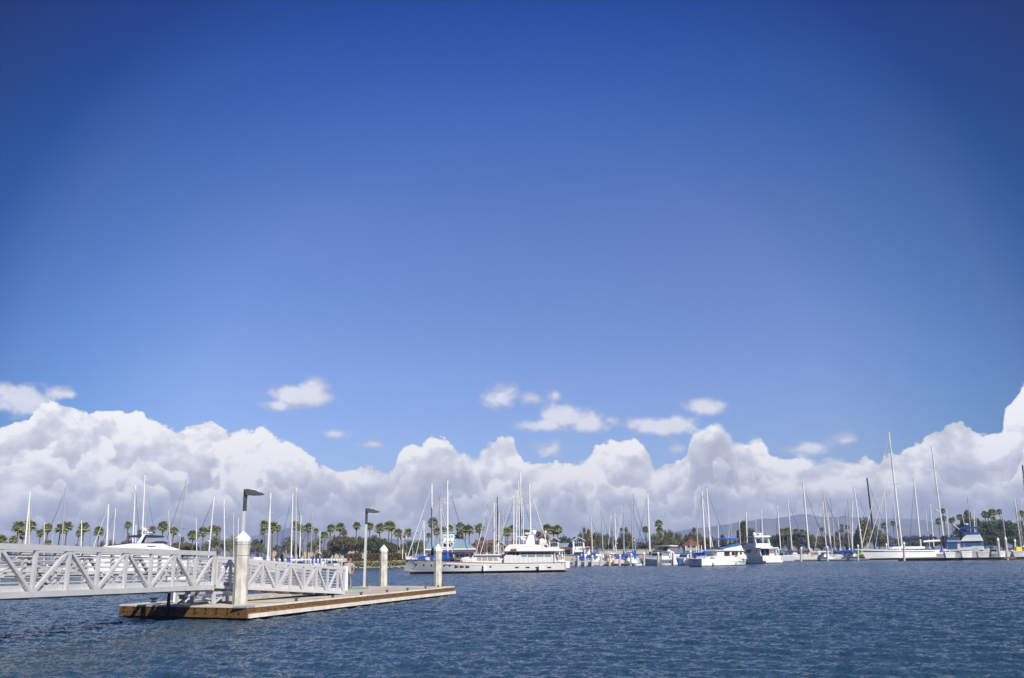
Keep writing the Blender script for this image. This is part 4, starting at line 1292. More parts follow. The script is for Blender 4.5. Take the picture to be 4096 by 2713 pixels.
for dx_ in (0, .55): m_.tube([(x - dx_, 0, fbz), (x - dx_ + .05, 0, fbz + 1.5 - dx_)], .06, 6)
m_.build('jackstaff', 'white_paint', yt)
for px, w_, h_, mt__ in ((1622, .9, .45, 'white_paint'), (1646, .8, .35, 'white_paint'), (1701, .55, .5, 'white_paint'), (1733, .35, .45, 'white_paint'), (1855, .7, .5, 'white_paint')):
    m_ = MB(); x = Y.x(px); m_.box((x, Y.near * hb(x) * .5, sheer(L_, fsz, fbz, x) + h_ / 2), (w_, .7, h_)); m_.build('deck_box', mt__, yt)
m_ = MB(); a = Y.x(1632); b = Y.x(1735); cover(m_, (a, .3, 2.3), (b, .3, 2.15), .28, .2, .4, 3); m_.build('blue_boat_cover', 'canvas_blue', yt)
m_ = MB(); a = Y.x(1745); b = Y.x(1840); cover(m_, (a, .4, 1.95), (b, .4, 1.8), .30, .25, .4, 5); m_.build('navy_boat_cover', 'canvas_navy', yt)
m_ = MB(); x, z = Y.pt(1868, 2240, 0); m_.prism([(x + 1.1, z - .9), (x - 1.0, z - .9), (x - .8, z - .1), (x - .2, z + .45), (x + .7, z + .35), (x + 1.1, z - .2)], -.8, .8); o = m_.build('windlass_house', 'white_paint', yt); fixnormals(o)
m_ = MB(); m_.bar((-L_ / 2 - .55, 0, .28), (-L_ / 2 + .1, 0, .28), 4.0, .12); m_.build('swim_platform', 'teak', yt)
m_ = MB(); m_.tube([(Y.x(1662), Y.near * (hb(Y.x(1662)) * .87 + .02), 1.75 - .5 * k / 6) if 0 else (Y.x(1640) + .45 * math.cos(a_ * .7), Y.near * (hw_at(L_, B_, fsz, fbz, .72, Y.x(1640) + .45 * math.cos(a_ * .7), 1.35 + .5 * math.sin(a_ * .7), .86, .6, 2.3) + .02), 1.35 + .5 * math.sin(a_ * .7)) for a_ in range(2, 8)], .022, 5); m_.build('bow_emblem', 'steel', yt)
for px in (1937, 2158):
    x = Y.x(px); fender(yt, x, Y.near * (2.62 + .12), .25, 1.12, .2)
# things lying on the yacht
cx, cz = Y.pt(1834, 2243, Y.near * 1.2)
cp_ = Y.o + Y.f * cx + Y.l * (Y.near * 1.2)
ch = thing('deck_chair', 'slatted orange-brown wooden deck chair on the yacht foredeck', 'deck chair', (cp_.x, cp_.y, sheer(L_, fsz, fbz, cx) + .03), Y.rz + R(180))
m_ = MB()
for k in range(6): m_.bar((-.55 + k * .001, -.3 + k * .12, .35), (-.62, -.3 + k * .12, 1.15), .085, .03)
m_.build('backrest', 'teak', ch)
m_ = MB()
for k in range(6): m_.bar((-.5, -.3 + k * .12, .36), (.45, -.3 + k * .12, .40), .085, .03)
m_.build('seat', 'teak', ch)
for a, b in ((-.5, -.3), (-.5, .3), (.42, -.3), (.42, .3)):
    m_ = MB(); m_.bar((a, b, 0), (a, b, .36), .05); m_.build('leg', 'teak', ch)
lx, lz = Y.pt(2182, 2187, Y.near * 2.3); lp = Y.o + Y.f * lx + Y.l * (Y.near * 2.42)
m_ = MB(); m_.tube([(.36 * math.cos(a * .524), 0, .36 * math.sin(a * .524)) for a in range(13)], .09, 8)
o = m_.build('life_ring', 'white_paint'); o.location = (lp.x, lp.y, lz); o.rotation_euler = (0, 0, Y.rz)
o['label'] = 'white life ring hung on the flybridge rail of the big motor yacht'; o['category'] = 'life ring'

# trawler with the blue bimini
T = Side(2812, 172, 3020, 180, 3.9)
tt = thing('trawler_yacht', 'white trawler yacht with bright blue bimini and brown cabin door', 'trawler yacht', T.o, T.rz)
hull(T.L, 3.9, 1.45, 2.05, rake=.05, flare=.78, n=16, transom=.88, bow_pow=2.2, boot=.12, full=.58).build('hull', ['gelcoat', 'boot_blue', 'bottom_dark', 'gelcoat'], tt, smooth='angle')
m_ = MB()
for sy in (1, -1):
    m_.tube([(-T.L / 2 + T.L * k / 10 * .93, sy * (beam(T.L, 3.9, -T.L / 2 + T.L * k / 10 * .93, .88, .58, 2.2) * .95 + .03), .72 + .02 * k) for k in range(11)], .05, 5)
m_.build('rubbing_strake', 'gelcoat_cream', tt)
bk = lambda pts, yh, nm, mt_, k=.95: block(pts, yh, nm, mt_, k, tt, T)
th = bk([(2866, 2234), (2990, 2236), (2978, 2215), (2969, 2203), (2872, 2202)], 1.45, 'cabin', 'gelcoat')
bk([(2822, 2236), (2872, 2236), (2872, 2225), (2838, 2225), (2828, 2228)], 1.4, 'aft_cabin', 'gelcoat')
bk([(2860, 2203), (2978, 2204), (2976, 2200), (2862, 2199.5)], 1.75, 'cabin_roof', 'gelcoat_cream', 1.0)
tf = bk([(2896, 2200), (2974, 2202), (2964, 2176), (2955, 2176), (2925, 2190), (2897, 2196)], 1.35, 'flybridge', 'gelcoat', .9)
bk([(2880, 2196), (2925, 2191), (2965, 2182), (2963, 2173), (2925, 2181), (2918, 2188), (2882, 2188)], 1.3, 'flybridge_canvas', 'canvas_steel', .95)
side_panels(T, th, 'cabin_window', 'glass_dark', [rq(2897, 2208, 2919, 2223), rq(2927, 2207, 2937, 2222), rq(2941, 2207, 2951, 2221), [(2961, 2218), (2969, 2218), (2965, 2206), (2961, 2206)]], 1.445)
side_panels(T, th, 'window_frame', 'teak', [rq(2896, 2223.3, 2920, 2225.5)], 1.45, .04)
side_panels(T, th, 'cabin_door', 'teak', [[(2938, 2233), (2952, 2233), (2952, 2222), (2941, 2222), (2941, 2206), (2937, 2206)]], 1.45, .04)
side_panels(T, tt, 'aft_window', 'glass_dark', [rq(2841, 2230, 2859, 2236), rq(2871, 2231, 2879, 2234.5)], 1.42)
bk([(2891, 2158), (2962, 2158.5), (2962, 2154), (2930, 2152), (2905, 2153)], 1.4, 'bimini', 'canvas_blue')
m_ = MB()
for px in (2897, 2925, 2957):
    x, z = T.pt(px, 2157, 0)
    for sy in (1, -1): m_.tube([(x, sy * 1.3, z), (x, sy * 1.3, z - 2.0)], .02, 4)
m_.build('bimini_frame', 'steel', tt)
m_ = MB(); x, z = T.pt(2950, 2186, 0); m_.tube([(x, 0, z), (x - .3, 0, z + 2.9)], .02, 4); m_.build('antenna', 'white_paint', tt)
rg = [(x_, T.near * beam(T.L, 3.9, x_, .88, .58, 2.2) * .95, sheer(T.L, 1.45, 2.05, x_)) for x_ in [T.L * k for k in (-.45, -.2, .05, .25, .4, .48)]]
railing(tt, rg, .7, every=1.4); railing(tt, [(x, -y, z) for x, y, z in rg], .7, every=1.4)
for px in (2851, 2945): fender(tt, T.x(px), T.near * 2.12, .15, .85, .15)
m_ = MB()
for k, wd in enumerate((.9, .55)):
    for j in range(6 if k == 0 else 4):
        m_.box((-T.L / 2 - .012, -.6 + j * .22 + k * .2, 1.12 - k * .28), (.02, .13, .16 if k == 0 else .1))
m_.build('stern_name', 'canvas_navy', tt)

# motor yacht seen stern-on beside it
ang = R(104)
so_ = W(3089, 208, 0)
bd_ = thing('flybridge_cruiser', 'white flybridge motor yacht moored stern-on right of the trawler', 'motor yacht', so_ + Vector((math.cos(ang) * 6.8, math.sin(ang) * 6.8, 0)), ang)
LB, BB = 13.6, 4.9
hull(LB, BB, 1.75, 2.3, rake=.06, flare=.85, n=14, transom=.95, bow_pow=2.2, boot=.1, full=.6).build('hull', ['gelcoat', 'boot_blue', 'bottom_dark', 'gelcoat'], bd_, smooth='angle')
m_ = MB(); m_.box((-LB / 2 - .5, 0, .45), (1.0, 4.3, .45)); m_.build('swim_platform', 'gelcoat', bd_)
def lb(prof, yh, nm, mt_, k=.95, parent=bd_):
    m_ = MB(); m_.prism(prof, -yh, yh, k); o = m_.build(nm, mt_, parent); fixnormals(o); return o
sal = lb([(-4.9, 1.7), (4.6, 1.9), (3.2, 2.5), (1.9, 3.35), (-4.9, 3.35)], 2.05, 'saloon', 'gelcoat', .93)
m_ = MB(); m_.box((-4.93, .55, 2.55), (.05, 2.1, 1.5)); m_.build('saloon_door', 'glass_dark', sal)
m_ = MB(); m_.box((-4.965, .55, 2.5), (.03, .06, 1.5)); m_.build('door_frame', 'gelcoat_grey', sal)
for sy in (1, -1):
    m_ = MB(); m_.prism([(-3.6, 2.35), (2.3, 2.35), (1.6, 3.0), (.2, 3.2), (-3.6, 3.2)], sy * 2.0 - .03, sy * 2.0 + .03); o = m_.build('side_window', 'glass_dark', sal); fixnormals(o)
    m_ = MB(); m_.prism([(-5.9, 1.7), (-4.9, 1.7), (-4.5, 3.36), (-5.3, 3.36)], sy * 2.1 - .06, sy * 2.1 + .06); o = m_.build('cockpit_wing', 'gelcoat', bd_); fixnormals(o)
lb([(-6.3, 3.36), (2.4, 3.36), (3.4, 3.2), (2.2, 3.75), (1.9, 4.0), (-3.4, 3.95), (-4.0, 3.6), (-6.3, 3.6)], 2.25, 'flybridge_deck', 'gelcoat')
lb([(-3.4, 3.95), (2.1, 3.97), (1.2, 4.75), (-3.4, 4.55)], 1.75, 'flybridge_coaming', 'gelcoat', .95)
lb([(.4, 4.75), (1.2, 4.7), (.3, 5.7), (.1, 5.7)], 1.6, 'flybridge_windscreen', 'glass_grey', .9)
ht_ = lb([(-3.5, 6.0), (1.2, 6.0), (1.0, 6.2), (-3.2, 6.35)], 2.1, 'hard_top', 'gelcoat', .96)
for sy in (1, -1):
    m_ = MB(); m_.prism([(-3.6, 3.9), (-2.6, 3.9), (-2.2, 6.02), (-2.9, 6.02)], sy * 1.75 - .08, sy * 1.75 + .08); o = m_.build('arch_leg', 'gelcoat', bd_); fixnormals(o)
    m_ = MB(); m_.tube([(1.3, sy * 1.6, 4.7), (.9, sy * 1.7, 6.05)], .05, 5); m_.build('top_strut', 'steel', bd_)
m_ = MB(); dome(m_, (-1.9, 1.25, 6.75), .42); m_.build('satellite_dome', 'white_paint', bd_, smooth=True)
m_ = MB(); m_.lathe([(.3, 0), (.32, .35), (.1, .45)], 10, (-1.9, -.25, 6.3)); m_.box((-1.9, -.25, 6.9), (.2, 1.5, .16)); m_.build('radar_scanner', 'white_paint', bd_)
m_ = MB(); m_.tube([(-2, -1.7, 6.3), (-2, -1.7, 7.2), (-2, -1.45, 7.3)], .03, 5); m_.build('antenna', 'wire', bd_)
railing(bd_, [(-6.2, -2.15, 3.6), (-6.2, 2.15, 3.6), (-4, 2.15, 3.65)], .75)
railing(bd_, [(1.5, 2.35, 1.95), (4.5, 1.9, 2.1), (6.4, .5, 2.3)], .7); railing(bd_, [(1.5, -2.35, 1.95), (4.5, -1.9, 2.1), (6.4, -.5, 2.3)], .7)
m_ = MB(); m_.box((-LB / 2 - .03, 0, 1.25), (.06, 3.9, .10)); m_.build('transom_strip', 'gelcoat_grey', bd_)

# express motor yacht behind the left gangway
E_ = Side(318, 200, 768, 206, 5.2)
et = thing('sport_yacht', 'sleek white motor yacht with navy bimini behind the left gangway', 'motor yacht', E_.o, E_.rz)
hull(E_.L, 5.2, 2.0, 3.0, rake=.09, flare=.75, n=16, transom=.9, bow_pow=2.0, boot=.2, full=.5).build('hull', ['gelcoat', 'boot_blue', 'bottom_dark', 'gelcoat'], et, smooth='angle')
ek = lambda pts, yh, nm, mt_, k=.95: block(pts, yh, nm, mt_, k, et, E_)
ek([(340, 2262), (735, 2266), (722, 2240), (700, 2222), (352, 2220)], 2.3, 'main_deck_house', 'gelcoat')
ek([(372, 2220.5), (702, 2222.5), (690, 2206), (385, 2204)], 2.2, 'window_band', 'glass_dark', .93)
ek([(380, 2204.5), (700, 2206), (716, 2201), (704, 2194), (668, 2184), (655, 2175), (530, 2174), (470, 2181), (410, 2187), (386, 2196)], 2.25, 'flybridge', 'gelcoat', .9)
ek([(418, 2187), (520, 2176), (660, 2174), (668, 2170), (656, 2165), (625, 2165), (600, 2171), (520, 2171), (430, 2182)], 1.95, 'coaming_cover', 'canvas_navy', .95)
ek([(592, 2170), (668, 2172), (655, 2146), (604, 2143)], 1.75, 'flybridge_windscreen', 'glass_grey', .92)
ek([(517, 2149), (600, 2149), (655, 2148), (652, 2143), (600, 2140), (530, 2141), (519, 2144)], 1.85, 'bimini', 'canvas_navy', 1.0)
m_ = MB(); pr = E_.outline([(552, 2174), (568, 2174), (587, 2139), (577, 2138)], 0)
for sy in (1, -1): m_.prism(pr, sy * 1.9 - .12, sy * 1.9 + .12)
a_ = E_.pt(582, 2139, 0); m_.box((a_[0], 0, a_[1]), (.6, 3.9, .2)); o = m_.build('radar_arch', 'gelcoat', et); fixnormals(o)
for px, py, r_ in ((581, 2121, .42), (592, 2131, .26)):
    x, z = E_.pt(px, py, 0); m_ = MB(); dome(m_, (x, .3, z), r_); m_.lathe([(.2, -.6), (.2, 0)], 8, (x, .3, z)); m_.build('satellite_dome', 'white_paint', et, smooth=True)
x, z = E_.pt(575, 2115, 0); m_ = MB(); m_.lathe([(.25, -.5), (.28, 0)], 8, (x, -.8, z)); m_.box((x, -.8, z + .1), (.9, .18, .14)); m_.build('radar_scanner', 'white_paint', et)
m_ = MB(); a_ = E_.pt(588, 2131, 0); b_ = E_.pt(610, 2131, 0); m_.tube([(a_[0], 0, a_[1]), (b_[0], 0, b_[1])], .12, 6); m_.build('light_bar', 'gelcoat', et)
side_panels(E_, et, 'air_vent', 'glass_dark', [rq(589, 2183.5, 622, 2187)], 2.14, .05)
side_panels(E_, et, 'hull_window', 'glass_dark', [rq(420, 2247, 470, 2250), rq(500, 2247, 560, 2250)], 2.5, .08)
rg = [(x_, E_.near * beam(E_.L, 5.2, x_, .9, .5, 2.0) * .93, sheer(E_.L, 2.0, 3.0, x_)) for x_ in [E_.L * k for k in (.05, .2, .35, .46)]]
railing(et, rg, .7, every=1.6); railing(et, [(x, -y, z) for x, y, z in rg], .7, every=1.6)

# trawler under blue canvas on the right
Q = Side(3748, 212, 3974, 206, 4.1)
qt = thing('trawler_yacht', 'grey-hulled trawler yacht wrapped in dark blue window canvas behind the dock boxes', 'trawler yacht', Q.o, Q.rz)
hull(Q.L, 4.1, 1.55, 2.75, rake=.06, flare=.76, n=16, transom=.88, bow_pow=2.1, boot=.12, full=.55).build('hull', ['gelcoat_grey', 'gelcoat', 'bottom_dark', 'gelcoat'], qt, smooth='angle')
qk = lambda pts, yh, nm, mt_, k=.96: block(pts, yh, nm, mt_, k, qt, Q)
qh = qk([(3788, 2204), (3935, 2200), (3928, 2180), (3920, 2163), (3788, 2166)], 1.6, 'cabin', 'gelcoat')
side_panels(Q, qh, 'window_canvas', 'canvas_steel', [rq(3791, 2171, 3830, 2197), rq(3843, 2167, 3855, 2189), rq(3858, 2165, 3886, 2187)], 1.60, .05)
qk([(3872, 2183), (3932, 2182), (3924, 2165), (3870, 2165)], 1.64, 'windscreen_canvas', 'canvas_steel', .97)
qk([(3787, 2166.5), (3930, 2164), (3928, 2161), (3787, 2163)], 1.85, 'cabin_roof', 'gelcoat', 1.0)
qk([(3845, 2163), (3929, 2161), (3916, 2137), (3868, 2138), (3852, 2150)], 1.55, 'flybridge', 'gelcoat', .92)
qk([(3856, 2141), (3918, 2138), (3916, 2129), (3862, 2130), (3846, 2142)], 1.45, 'flybridge_canvas', 'canvas_blue', .98)
qk([(3787, 2163), (3840, 2163), (3836, 2149), (3787, 2148)], 1.6, 'aft_deck_canvas', 'canvas_steel', 1.0)
qk([(3838, 2117), (3915, 2113), (3914, 2108), (3860, 2107), (3841, 2112)], 1.5, 'bimini', 'canvas_blue', 1.0)
m_ = MB()
for px in (3846, 3872, 3908):
    x, z = Q.pt(px, 2113, 0)
    for sy in (1, -1): m_.tube([(x, sy * 1.35, z), (x, sy * 1.35, z - 1.6)], .02, 4)
m_.build('bimini_frame', 'steel', qt)
m_ = MB(); a_ = Q.pt(3861, 2110, 0); b_ = Q.pt(3850, 2064, 0); m_.tube([(a_[0], 0, a_[1] - .6), (b_[0], 0, b_[1])], [.09, .05], 6); mm = m_.build('signal_mast', 'white_paint', qt)
m_ = MB(); x, z = Q.pt(3865, 2098, 0); m_.ball((x, 0, z), .42, 10, .5); m_.build('radar_dome', 'white_paint', mm)
m_ = MB(); a_ = Q.pt(3811, 2096, 0); b_ = Q.pt(3852, 2132, 0); m_.tube([(a_[0], 0, a_[1]), (b_[0], 0, b_[1])], .09, 6); m_.build('derrick_boom', 'white_paint', qt)
rg = [(x_, Q.near * beam(Q.L, 4.1, x_, .88, .55, 2.1) * .95, sheer(Q.L, 1.55, 2.75, x_)) for x_ in [Q.L * k for k in (-.1, .1, .25, .4, .48)]]
railing(qt, rg, .6, every=1.4); railing(qt, [(x, -y, z) for x, y, z in rg], .6, every=1.4)

# big sailing yacht with two masts
K = Side(3755, 254, 3464, 250, 4.6)
kt = thing('sailing_yacht', 'largest sailing yacht, long white hull with dark stripe and the two tallest masts', 'sailing yacht', K.o, K.rz)
hull(K.L, 4.6, 2.55, 3.1, rake=.07, flare=.72, n=18, transom=.75, bow_pow=1.9, boot=.45, full=.5, tr_rake=-1.2).build('hull', ['gelcoat', 'bottom_dark', 'bottom_dark', 'gelcoat'], kt, smooth='angle')
m_ = MB()
for sy in (1, -1):
    m_.tube([(-K.L / 2 + K.L * k / 12 * .97, sy * (beam(K.L, 4.6, -K.L / 2 + K.L * k / 12 * .97, .75, .5, 1.9) * .97 + .02), sheer(K.L, 2.55, 3.1, -K.L / 2 + K.L * k / 12 * .97) * .83) for k in range(13)], .10, 4)
m_.build('hull_stripe', 'navy_hull', kt)
block([(3560, 2196), (3700, 2195), (3700, 2186), (3580, 2187)], 1.3, 'coachroof', 'gelcoat', .9, kt, K)
def kmast(pxb, pyb, pxt, pyt, r, nm):
    x = K.x(pxb, pyb, 0); tz = P(pxt, pyt, (K.o + K.f * x).y).z; xt_ = K.x(pxt, pyt, 0)
    m_ = MB(); m_.tube([(x, 0, 2.6), ((x + xt_) / 2, 0, (2.6 + tz) / 2), (xt_, 0, tz)], [r, r, r * .7], 8)
    o = m_.build(nm, 'mast_white', kt)
    for f in (.28, .55, .78):
        c_ = Vector((x, 0, 2.6)).lerp(Vector((xt_, 0, tz)), f)
        for sy in (1, -1):
            m_ = MB(); m_.tube([c_, c_ + Vector((-.9 * sy * .6, sy * 1.3, .15))], .04, 4); m_.build('spreader', 'mast_white', o)
    return x, xt_, tz
x1, xt1, tz1 = kmast(3607, 2183, 3555, 1729, .25, 'main_mast')
x2, xt2, tz2 = kmast(3777, 2170, 3725, 1782, .21, 'mizzen_mast')
for a, b in (((K.L / 2 * .97, 0, 3.2), (xt1, 0, tz1 * .97)), ((K.L / 2 * .8, 0, 3.2), (xt1 + .4, 0, tz1 * .72))):
    m_ = MB(); a, b = Vector(a), Vector(b); m_.tube([a, a.lerp(b, .05), a.lerp(b, .5), b], [.03, .12, .11, .03], 6); m_.build('furled_headsail', 'mast_cream', kt)
m_ = MB(); m_.tube([(xt1, 0, tz1), (xt2, 0, tz2)], .02, 3); m_.build('triatic_stay', 'wire', kt)
for xx, tzz in ((xt1, tz1), (xt2, tz2)):
    for sy in (1, -1):
        m_ = MB(); m_.tube([(xx - .4, sy * 1.9, 2.8), (xx, sy * 1.2, tzz * .55), (xx, 0, tzz * .97)], .018, 3); m_.build('stay', 'wire', kt)
m_ = MB(); a_ = K.pt(3610, 2160, 0); b_ = K.pt(3745, 2152, 0); m_.tube([(a_[0], 0, a_[1]), (b_[0], 0, b_[1])], .12, 6); bm = m_.build('boom', 'mast_white', kt)
m_ = MB(); cover(m_, (a_[0], 0, a_[1] + .25), (b_[0], 0, b_[1] + .15), .55, .3, .25, 9); m_.build('sail_cover', 'canvas_navy', bm)
m_ = MB(); m_.tube([(x2, 0, 3), (x2, 0, 6.4)], [.5, .35], 8); m_.build('mizzen_cover', 'canvas_navy', kt)
m_ = MB(); x, z = K.pt(3745, 2042, 0); m_.ball((x, 0, z), .45, 10, .5); m_.bar((x, 0, z - .2), (x - .9, 0, z - .3), .12); m_.build('radar_dome', 'white_paint', kt)
m_ = MB(); a_ = K.pt(3693, 2167, 1); b_ = K.pt(3759, 2163, 1); m_.tube([(a_[0], 1, a_[1]), (b_[0], 1, b_[1])], .30, 8); m_.build('life_raft', 'canvas_white', kt)
rg = [(x_, K.near * beam(K.L, 4.6, x_, .75, .5, 1.9) * .95, sheer(K.L, 2.55, 3.1, x_)) for x_ in [K.L * k for k in (-.48, -.25, 0, .25, .4, .48)]]
railing(kt, rg, .7, every=1.8); railing(kt, [(x, -y, z) for x, y, z in rg], .7, every=1.8)

# generic cabin cruiser: label, near side stern px, D, bow px, D, beam, canvas colour
def cruiser(label, pxs, Ds, pxb, Db, B, canvas=None, fly=False, hm='gelcoat', f0=.95, f1=1.35, group=None, cab=1.0, stripe='boot_blue'):
    s = Side(pxs, Ds, pxb, Db, B)
    t = thing('cabin_cruiser', label, 'cabin cruiser', s.o, s.rz, group)
    L = s.L
    hull(L, B, f0, f1, rake=.08, flare=.8, n=12, transom=.9, bow_pow=2.1, boot=.08, full=.5).build('hull', [hm, stripe, 'bottom_dark', 'gelcoat'], t, smooth='angle')
    z = f0 + .02
    m_ = MB(); m_.prism([(-.22 * L, z - .1), (.34 * L, z + .05), (.26 * L, z + .45 * cab), (.12 * L, z + .60 * cab), (.04 * L, z + 1.25 * cab), (-.22 * L, z + 1.3 * cab)], -B * .36, B * .36, .86)
    c = m_.build('cabin', 'gelcoat', t); fixnormals(c)
    for sy in (1, -1):
        for x0, x1 in ((-.20, -.10), (-.085, .03)):
            m_ = MB(); m_.prism([(x0 * L, z + .62 * cab), ((x1 + .015) * L, z + .62 * cab), (x1 * L, z + 1.1 * cab), (x0 * L, z + 1.1 * cab)], sy * B * .332 - .025, sy * B * .332 + .025); o = m_.build('cabin_window', 'glass_dark', c); fixnormals(o)
    m_ = MB(); m_.prism([(.125 * L, z + .63 * cab), (.05 * L, z + 1.2 * cab), (.065 * L, z + 1.22 * cab), (.14 * L, z + .65 * cab)], -B * .28, B * .28); o = m_.build('windscreen', 'glass_dark', c); fixnormals(o)
    if fly:
        m_ = MB(); m_.prism([(-.26 * L, z + 1.31), (.07 * L, z + 1.31), (.03 * L, z + 2.0), (-.02 * L, z + 2.05), (-.24 * L, z + 1.75)], -B * .34, B * .34, .92); o = m_.build('flybridge', 'gelcoat', t); fixnormals(o)
    if canvas:
        zt = z + (2.9 if fly else 1.75)
        m_ = MB(); m_.prism([(-.46 * L, zt), (-.02 * L if fly else -.2 * L, zt + .05), (-.05 * L if fly else -.22 * L, zt + .15), (-.28 * L, zt + .25), (-.45 * L, zt + .15)], -B * .40, B * .40)
        bi = m_.build('canopy', CV[canvas], t); fixnormals(bi)
        m_ = MB()
        for x in (-.44, -.25):
            for sy in (1, -1): m_.tube([(x * L, sy * B * .38, z), (x * L, sy * B * .38, zt)], .02, 4)
        m_.build('canopy_frame', 'steel', bi)
    rg = [(x_ * L, beam(L, B, x_ * L, .9, .5, 2.1) * .93, sheer(L, f0, f1, x_ * L)) for x_ in (.0, .2, .38, .48)]
    railing(t, rg, .5, every=1.2); railing(t, [(x, -y, z_) for x, y, z_ in rg], .5, every=1.2)
    return t
cruiser('boxy white cabin cruiser with dark side windows left of the trawler', 2688, 206, 2536, 214, 3.8, 'w', True, f0=1.3, f1=1.9, cab=1.35)
cruiser('small white express cruiser with pale arch right of the stern-on motor yacht', 3240, 262, 3136, 268, 3.3, 'w', False, f0=1.2, f1=1.6)
cruiser('small open white boat with blue canopy just left of the leaning dark piles', 2700, 212, 2738, 206, 2.2, 'b', False, f0=.7, f1=1.0, cab=.8)
cruiser('small dark-hulled boat under a pale blue tarpaulin left of the trawler stern', 2796, 214, 2738, 206, 3.2, 's', False, hm='canvas_steel', f0=1.1, f1=1.6)
cruiser('white cabin cruiser with blue canopy between the corner pile and first mast', 940, 205, 1058, 198, 3.4, 'b', True, f0=1.2, f1=1.7)
cruiser('low white motor boat behind the leftmost panel of the gangway', -60, 190, 82, 185, 3.6, 'n', False, f0=1.3, f1=1.8)
cruiser('white motor boat with navy canopy behind the second panel of the gangway', 120, 196, 215, 190, 3.4, 'n', False, f0=1.2, f1=1.7)
cruiser('white motor boat with flybridge behind the third panel of the gangway', 235, 198, 318, 192, 3.4, 'w', True, f0=1.2, f1=1.7)
cruiser('small red-striped motor boat in the row of piles left of the man', 1290, 226, 1340, 222, 2.6, None, False, f0=1.0, f1=1.5, stripe='boot_red')
cruiser('white runabout behind the piles in the middle of the ramp', 1130, 205, 1205, 200, 2.8, 'b', False, f0=1.0, f1=1.4)
cruiser('white cruiser hidden behind the end of the level gangway', 760, 200, 850, 196, 3.2, 'n', False, f0=1.2, f1=1.7)
cruiser('small white boat at the foot of the two right-hand leaning piles', 3930, 250, 4040, 245, 3.2, 'b', False, f0=1.2, f1=1.7)
cruiser('white boat with teal canopy behind the stern-on motor yacht', 3100, 272, 3160, 268, 2.8, 't', False, f0=1.1, f1=1.5)
cruiser('white runabout behind the sloping ramp next to the corner pile', 1015, 185, 1095, 182, 2.6, None, False, f0=.9, f1=1.3)

for k_, (xs, Ds, xb_, Db, cv_, lb_) in enumerate([
    (2392, 222, 2342, 227, 'b', 'small white motor boat between the third and fourth white-capped piles'), (2436, 221, 2404, 226, 'w', 'small white motor boat with white canopy near the orange life ring'),
    (2516, 218, 2480, 223, 'b', 'small blue-topped motor boat just left of the small white dinghy'), (2330, 225, 2292, 229, 'n', 'little navy-topped boat nearest the sea wall, right of the big yacht stern'),
    (3306, 257, 3262, 262, 'b', 'small blue-topped boat beside the orange-yellow life ring'), (3426, 255, 3372, 260, 'w', 'small white-topped boat left of the lime green cover'),
    (3580, 268, 3640, 270, 'b', 'blue-topped motor boat seen above the deck of the largest sailing yacht'), (4096, 235, 4044, 240, 'w', 'white motor boat behind the yellow case')]):
    cruiser(lb_, xs, Ds, xb_, Db, 2.5, cv_, k_ % 3 == 0, f0=1.05, f1=1.5)

# covered boat in lime green, dinghies, gear on the docks
s = Side(3437, 255, 3476, 254, 2.6)
t = thing('covered_boat', 'small boat under a lime green cover before the long striped hull', 'boat', s.o, s.rz)
hull(s.L + 1.2, 2.4, 1.0, 1.3).build('hull', ['gelcoat_grey', 'gelcoat', 'bottom_dark', 'gelcoat'], t, smooth='angle')
m_ = MB(); m_.prism([(-s.L / 2, 1.1), (s.L / 2 + .5, 1.2), (s.L * .3, 2.1), (0, 2.4), (-s.L * .35, 2.0)], -1.2, 1.2, .35); o = m_.build('cover', 'canvas_green', t); fixnormals(o)
def dinghy(label, px, D, L=3.0, rz=0.0, hm='gelcoat', motor=True):
    p = W(px, D)
    t = thing('dinghy', label, 'dinghy', p, rz, 'small dinghies')
    hull(L, 1.5, .45, .62, rake=.12, n=8, boot=.05).build('hull', [hm, hm, 'bottom_dark', 'gelcoat_grey'], t, smooth='angle')
    if motor:
        m_ = MB(); m_.box((-L / 2 - .12, 0, .75), (.3, .28, .42)); m_.box((-L / 2 - .12, 0, .3), (.12, .1, .6)); m_.build('outboard', 'black_trim', t)
    m_ = MB(); m_.bar((-.3, -.6, .5), (-.3, .6, .5), .25, .05); m_.build('thwart', 'gelcoat', t)
dinghy('small white dinghy on the water seen below the gangway end', 722, 118, 3.2, R(20))
dinghy('little grey inflatable beside the dock left of the leaning boat cover', 2655, 204, 3.2, R(200), 'gelcoat_grey')
dinghy('small white dinghy at the front of the row left of the cabin cruiser', 2546, 206, 2.6, R(170))
# boat stored upright under a white cover behind the cruiser
s = Side(2752, 228, 2698, 228, 2.4)
t = thing('covered_boat', 'boat on the dock under a white peaked cover behind the grey piles', 'boat', (s.o.x, s.o.y, 1.2), s.rz)
m_ = MB(); m_.prism([(-2, 0), (2.6, .3), (3.2, 2.2), (2.7, 2.6), (1.4, 1.3), (-.6, 1.2), (-2.0, .7)], -1.0, 1.0, .7); o = m_.build('cover', 'canvas_white', t); fixnormals(o)
m_ = MB(); m_.box((0, 0, -.4), (3.6, 1.6, .8)); m_.build('cradle', 'gelcoat_grey', t)

# ------------------------------------------------------------------ land, hills
SHORE = [(-400, 300), (0, 296), (500, 290), (950, 284), (1340, 272), (1500, 268), (1640, 268), (1800, 285), (2250, 282), (2420, 285), (2700, 300), (2900, 330), (3100, 345), (3500, 350), (3800, 340), (4096, 330), (4500, 330)]
LZ = 1.7
def lift(px, D):
    p = W(px, D)
    return (p.x, D)
fr_ = [lift(px, D) for px, D in SHORE]
lm = MB()
edge = fr_
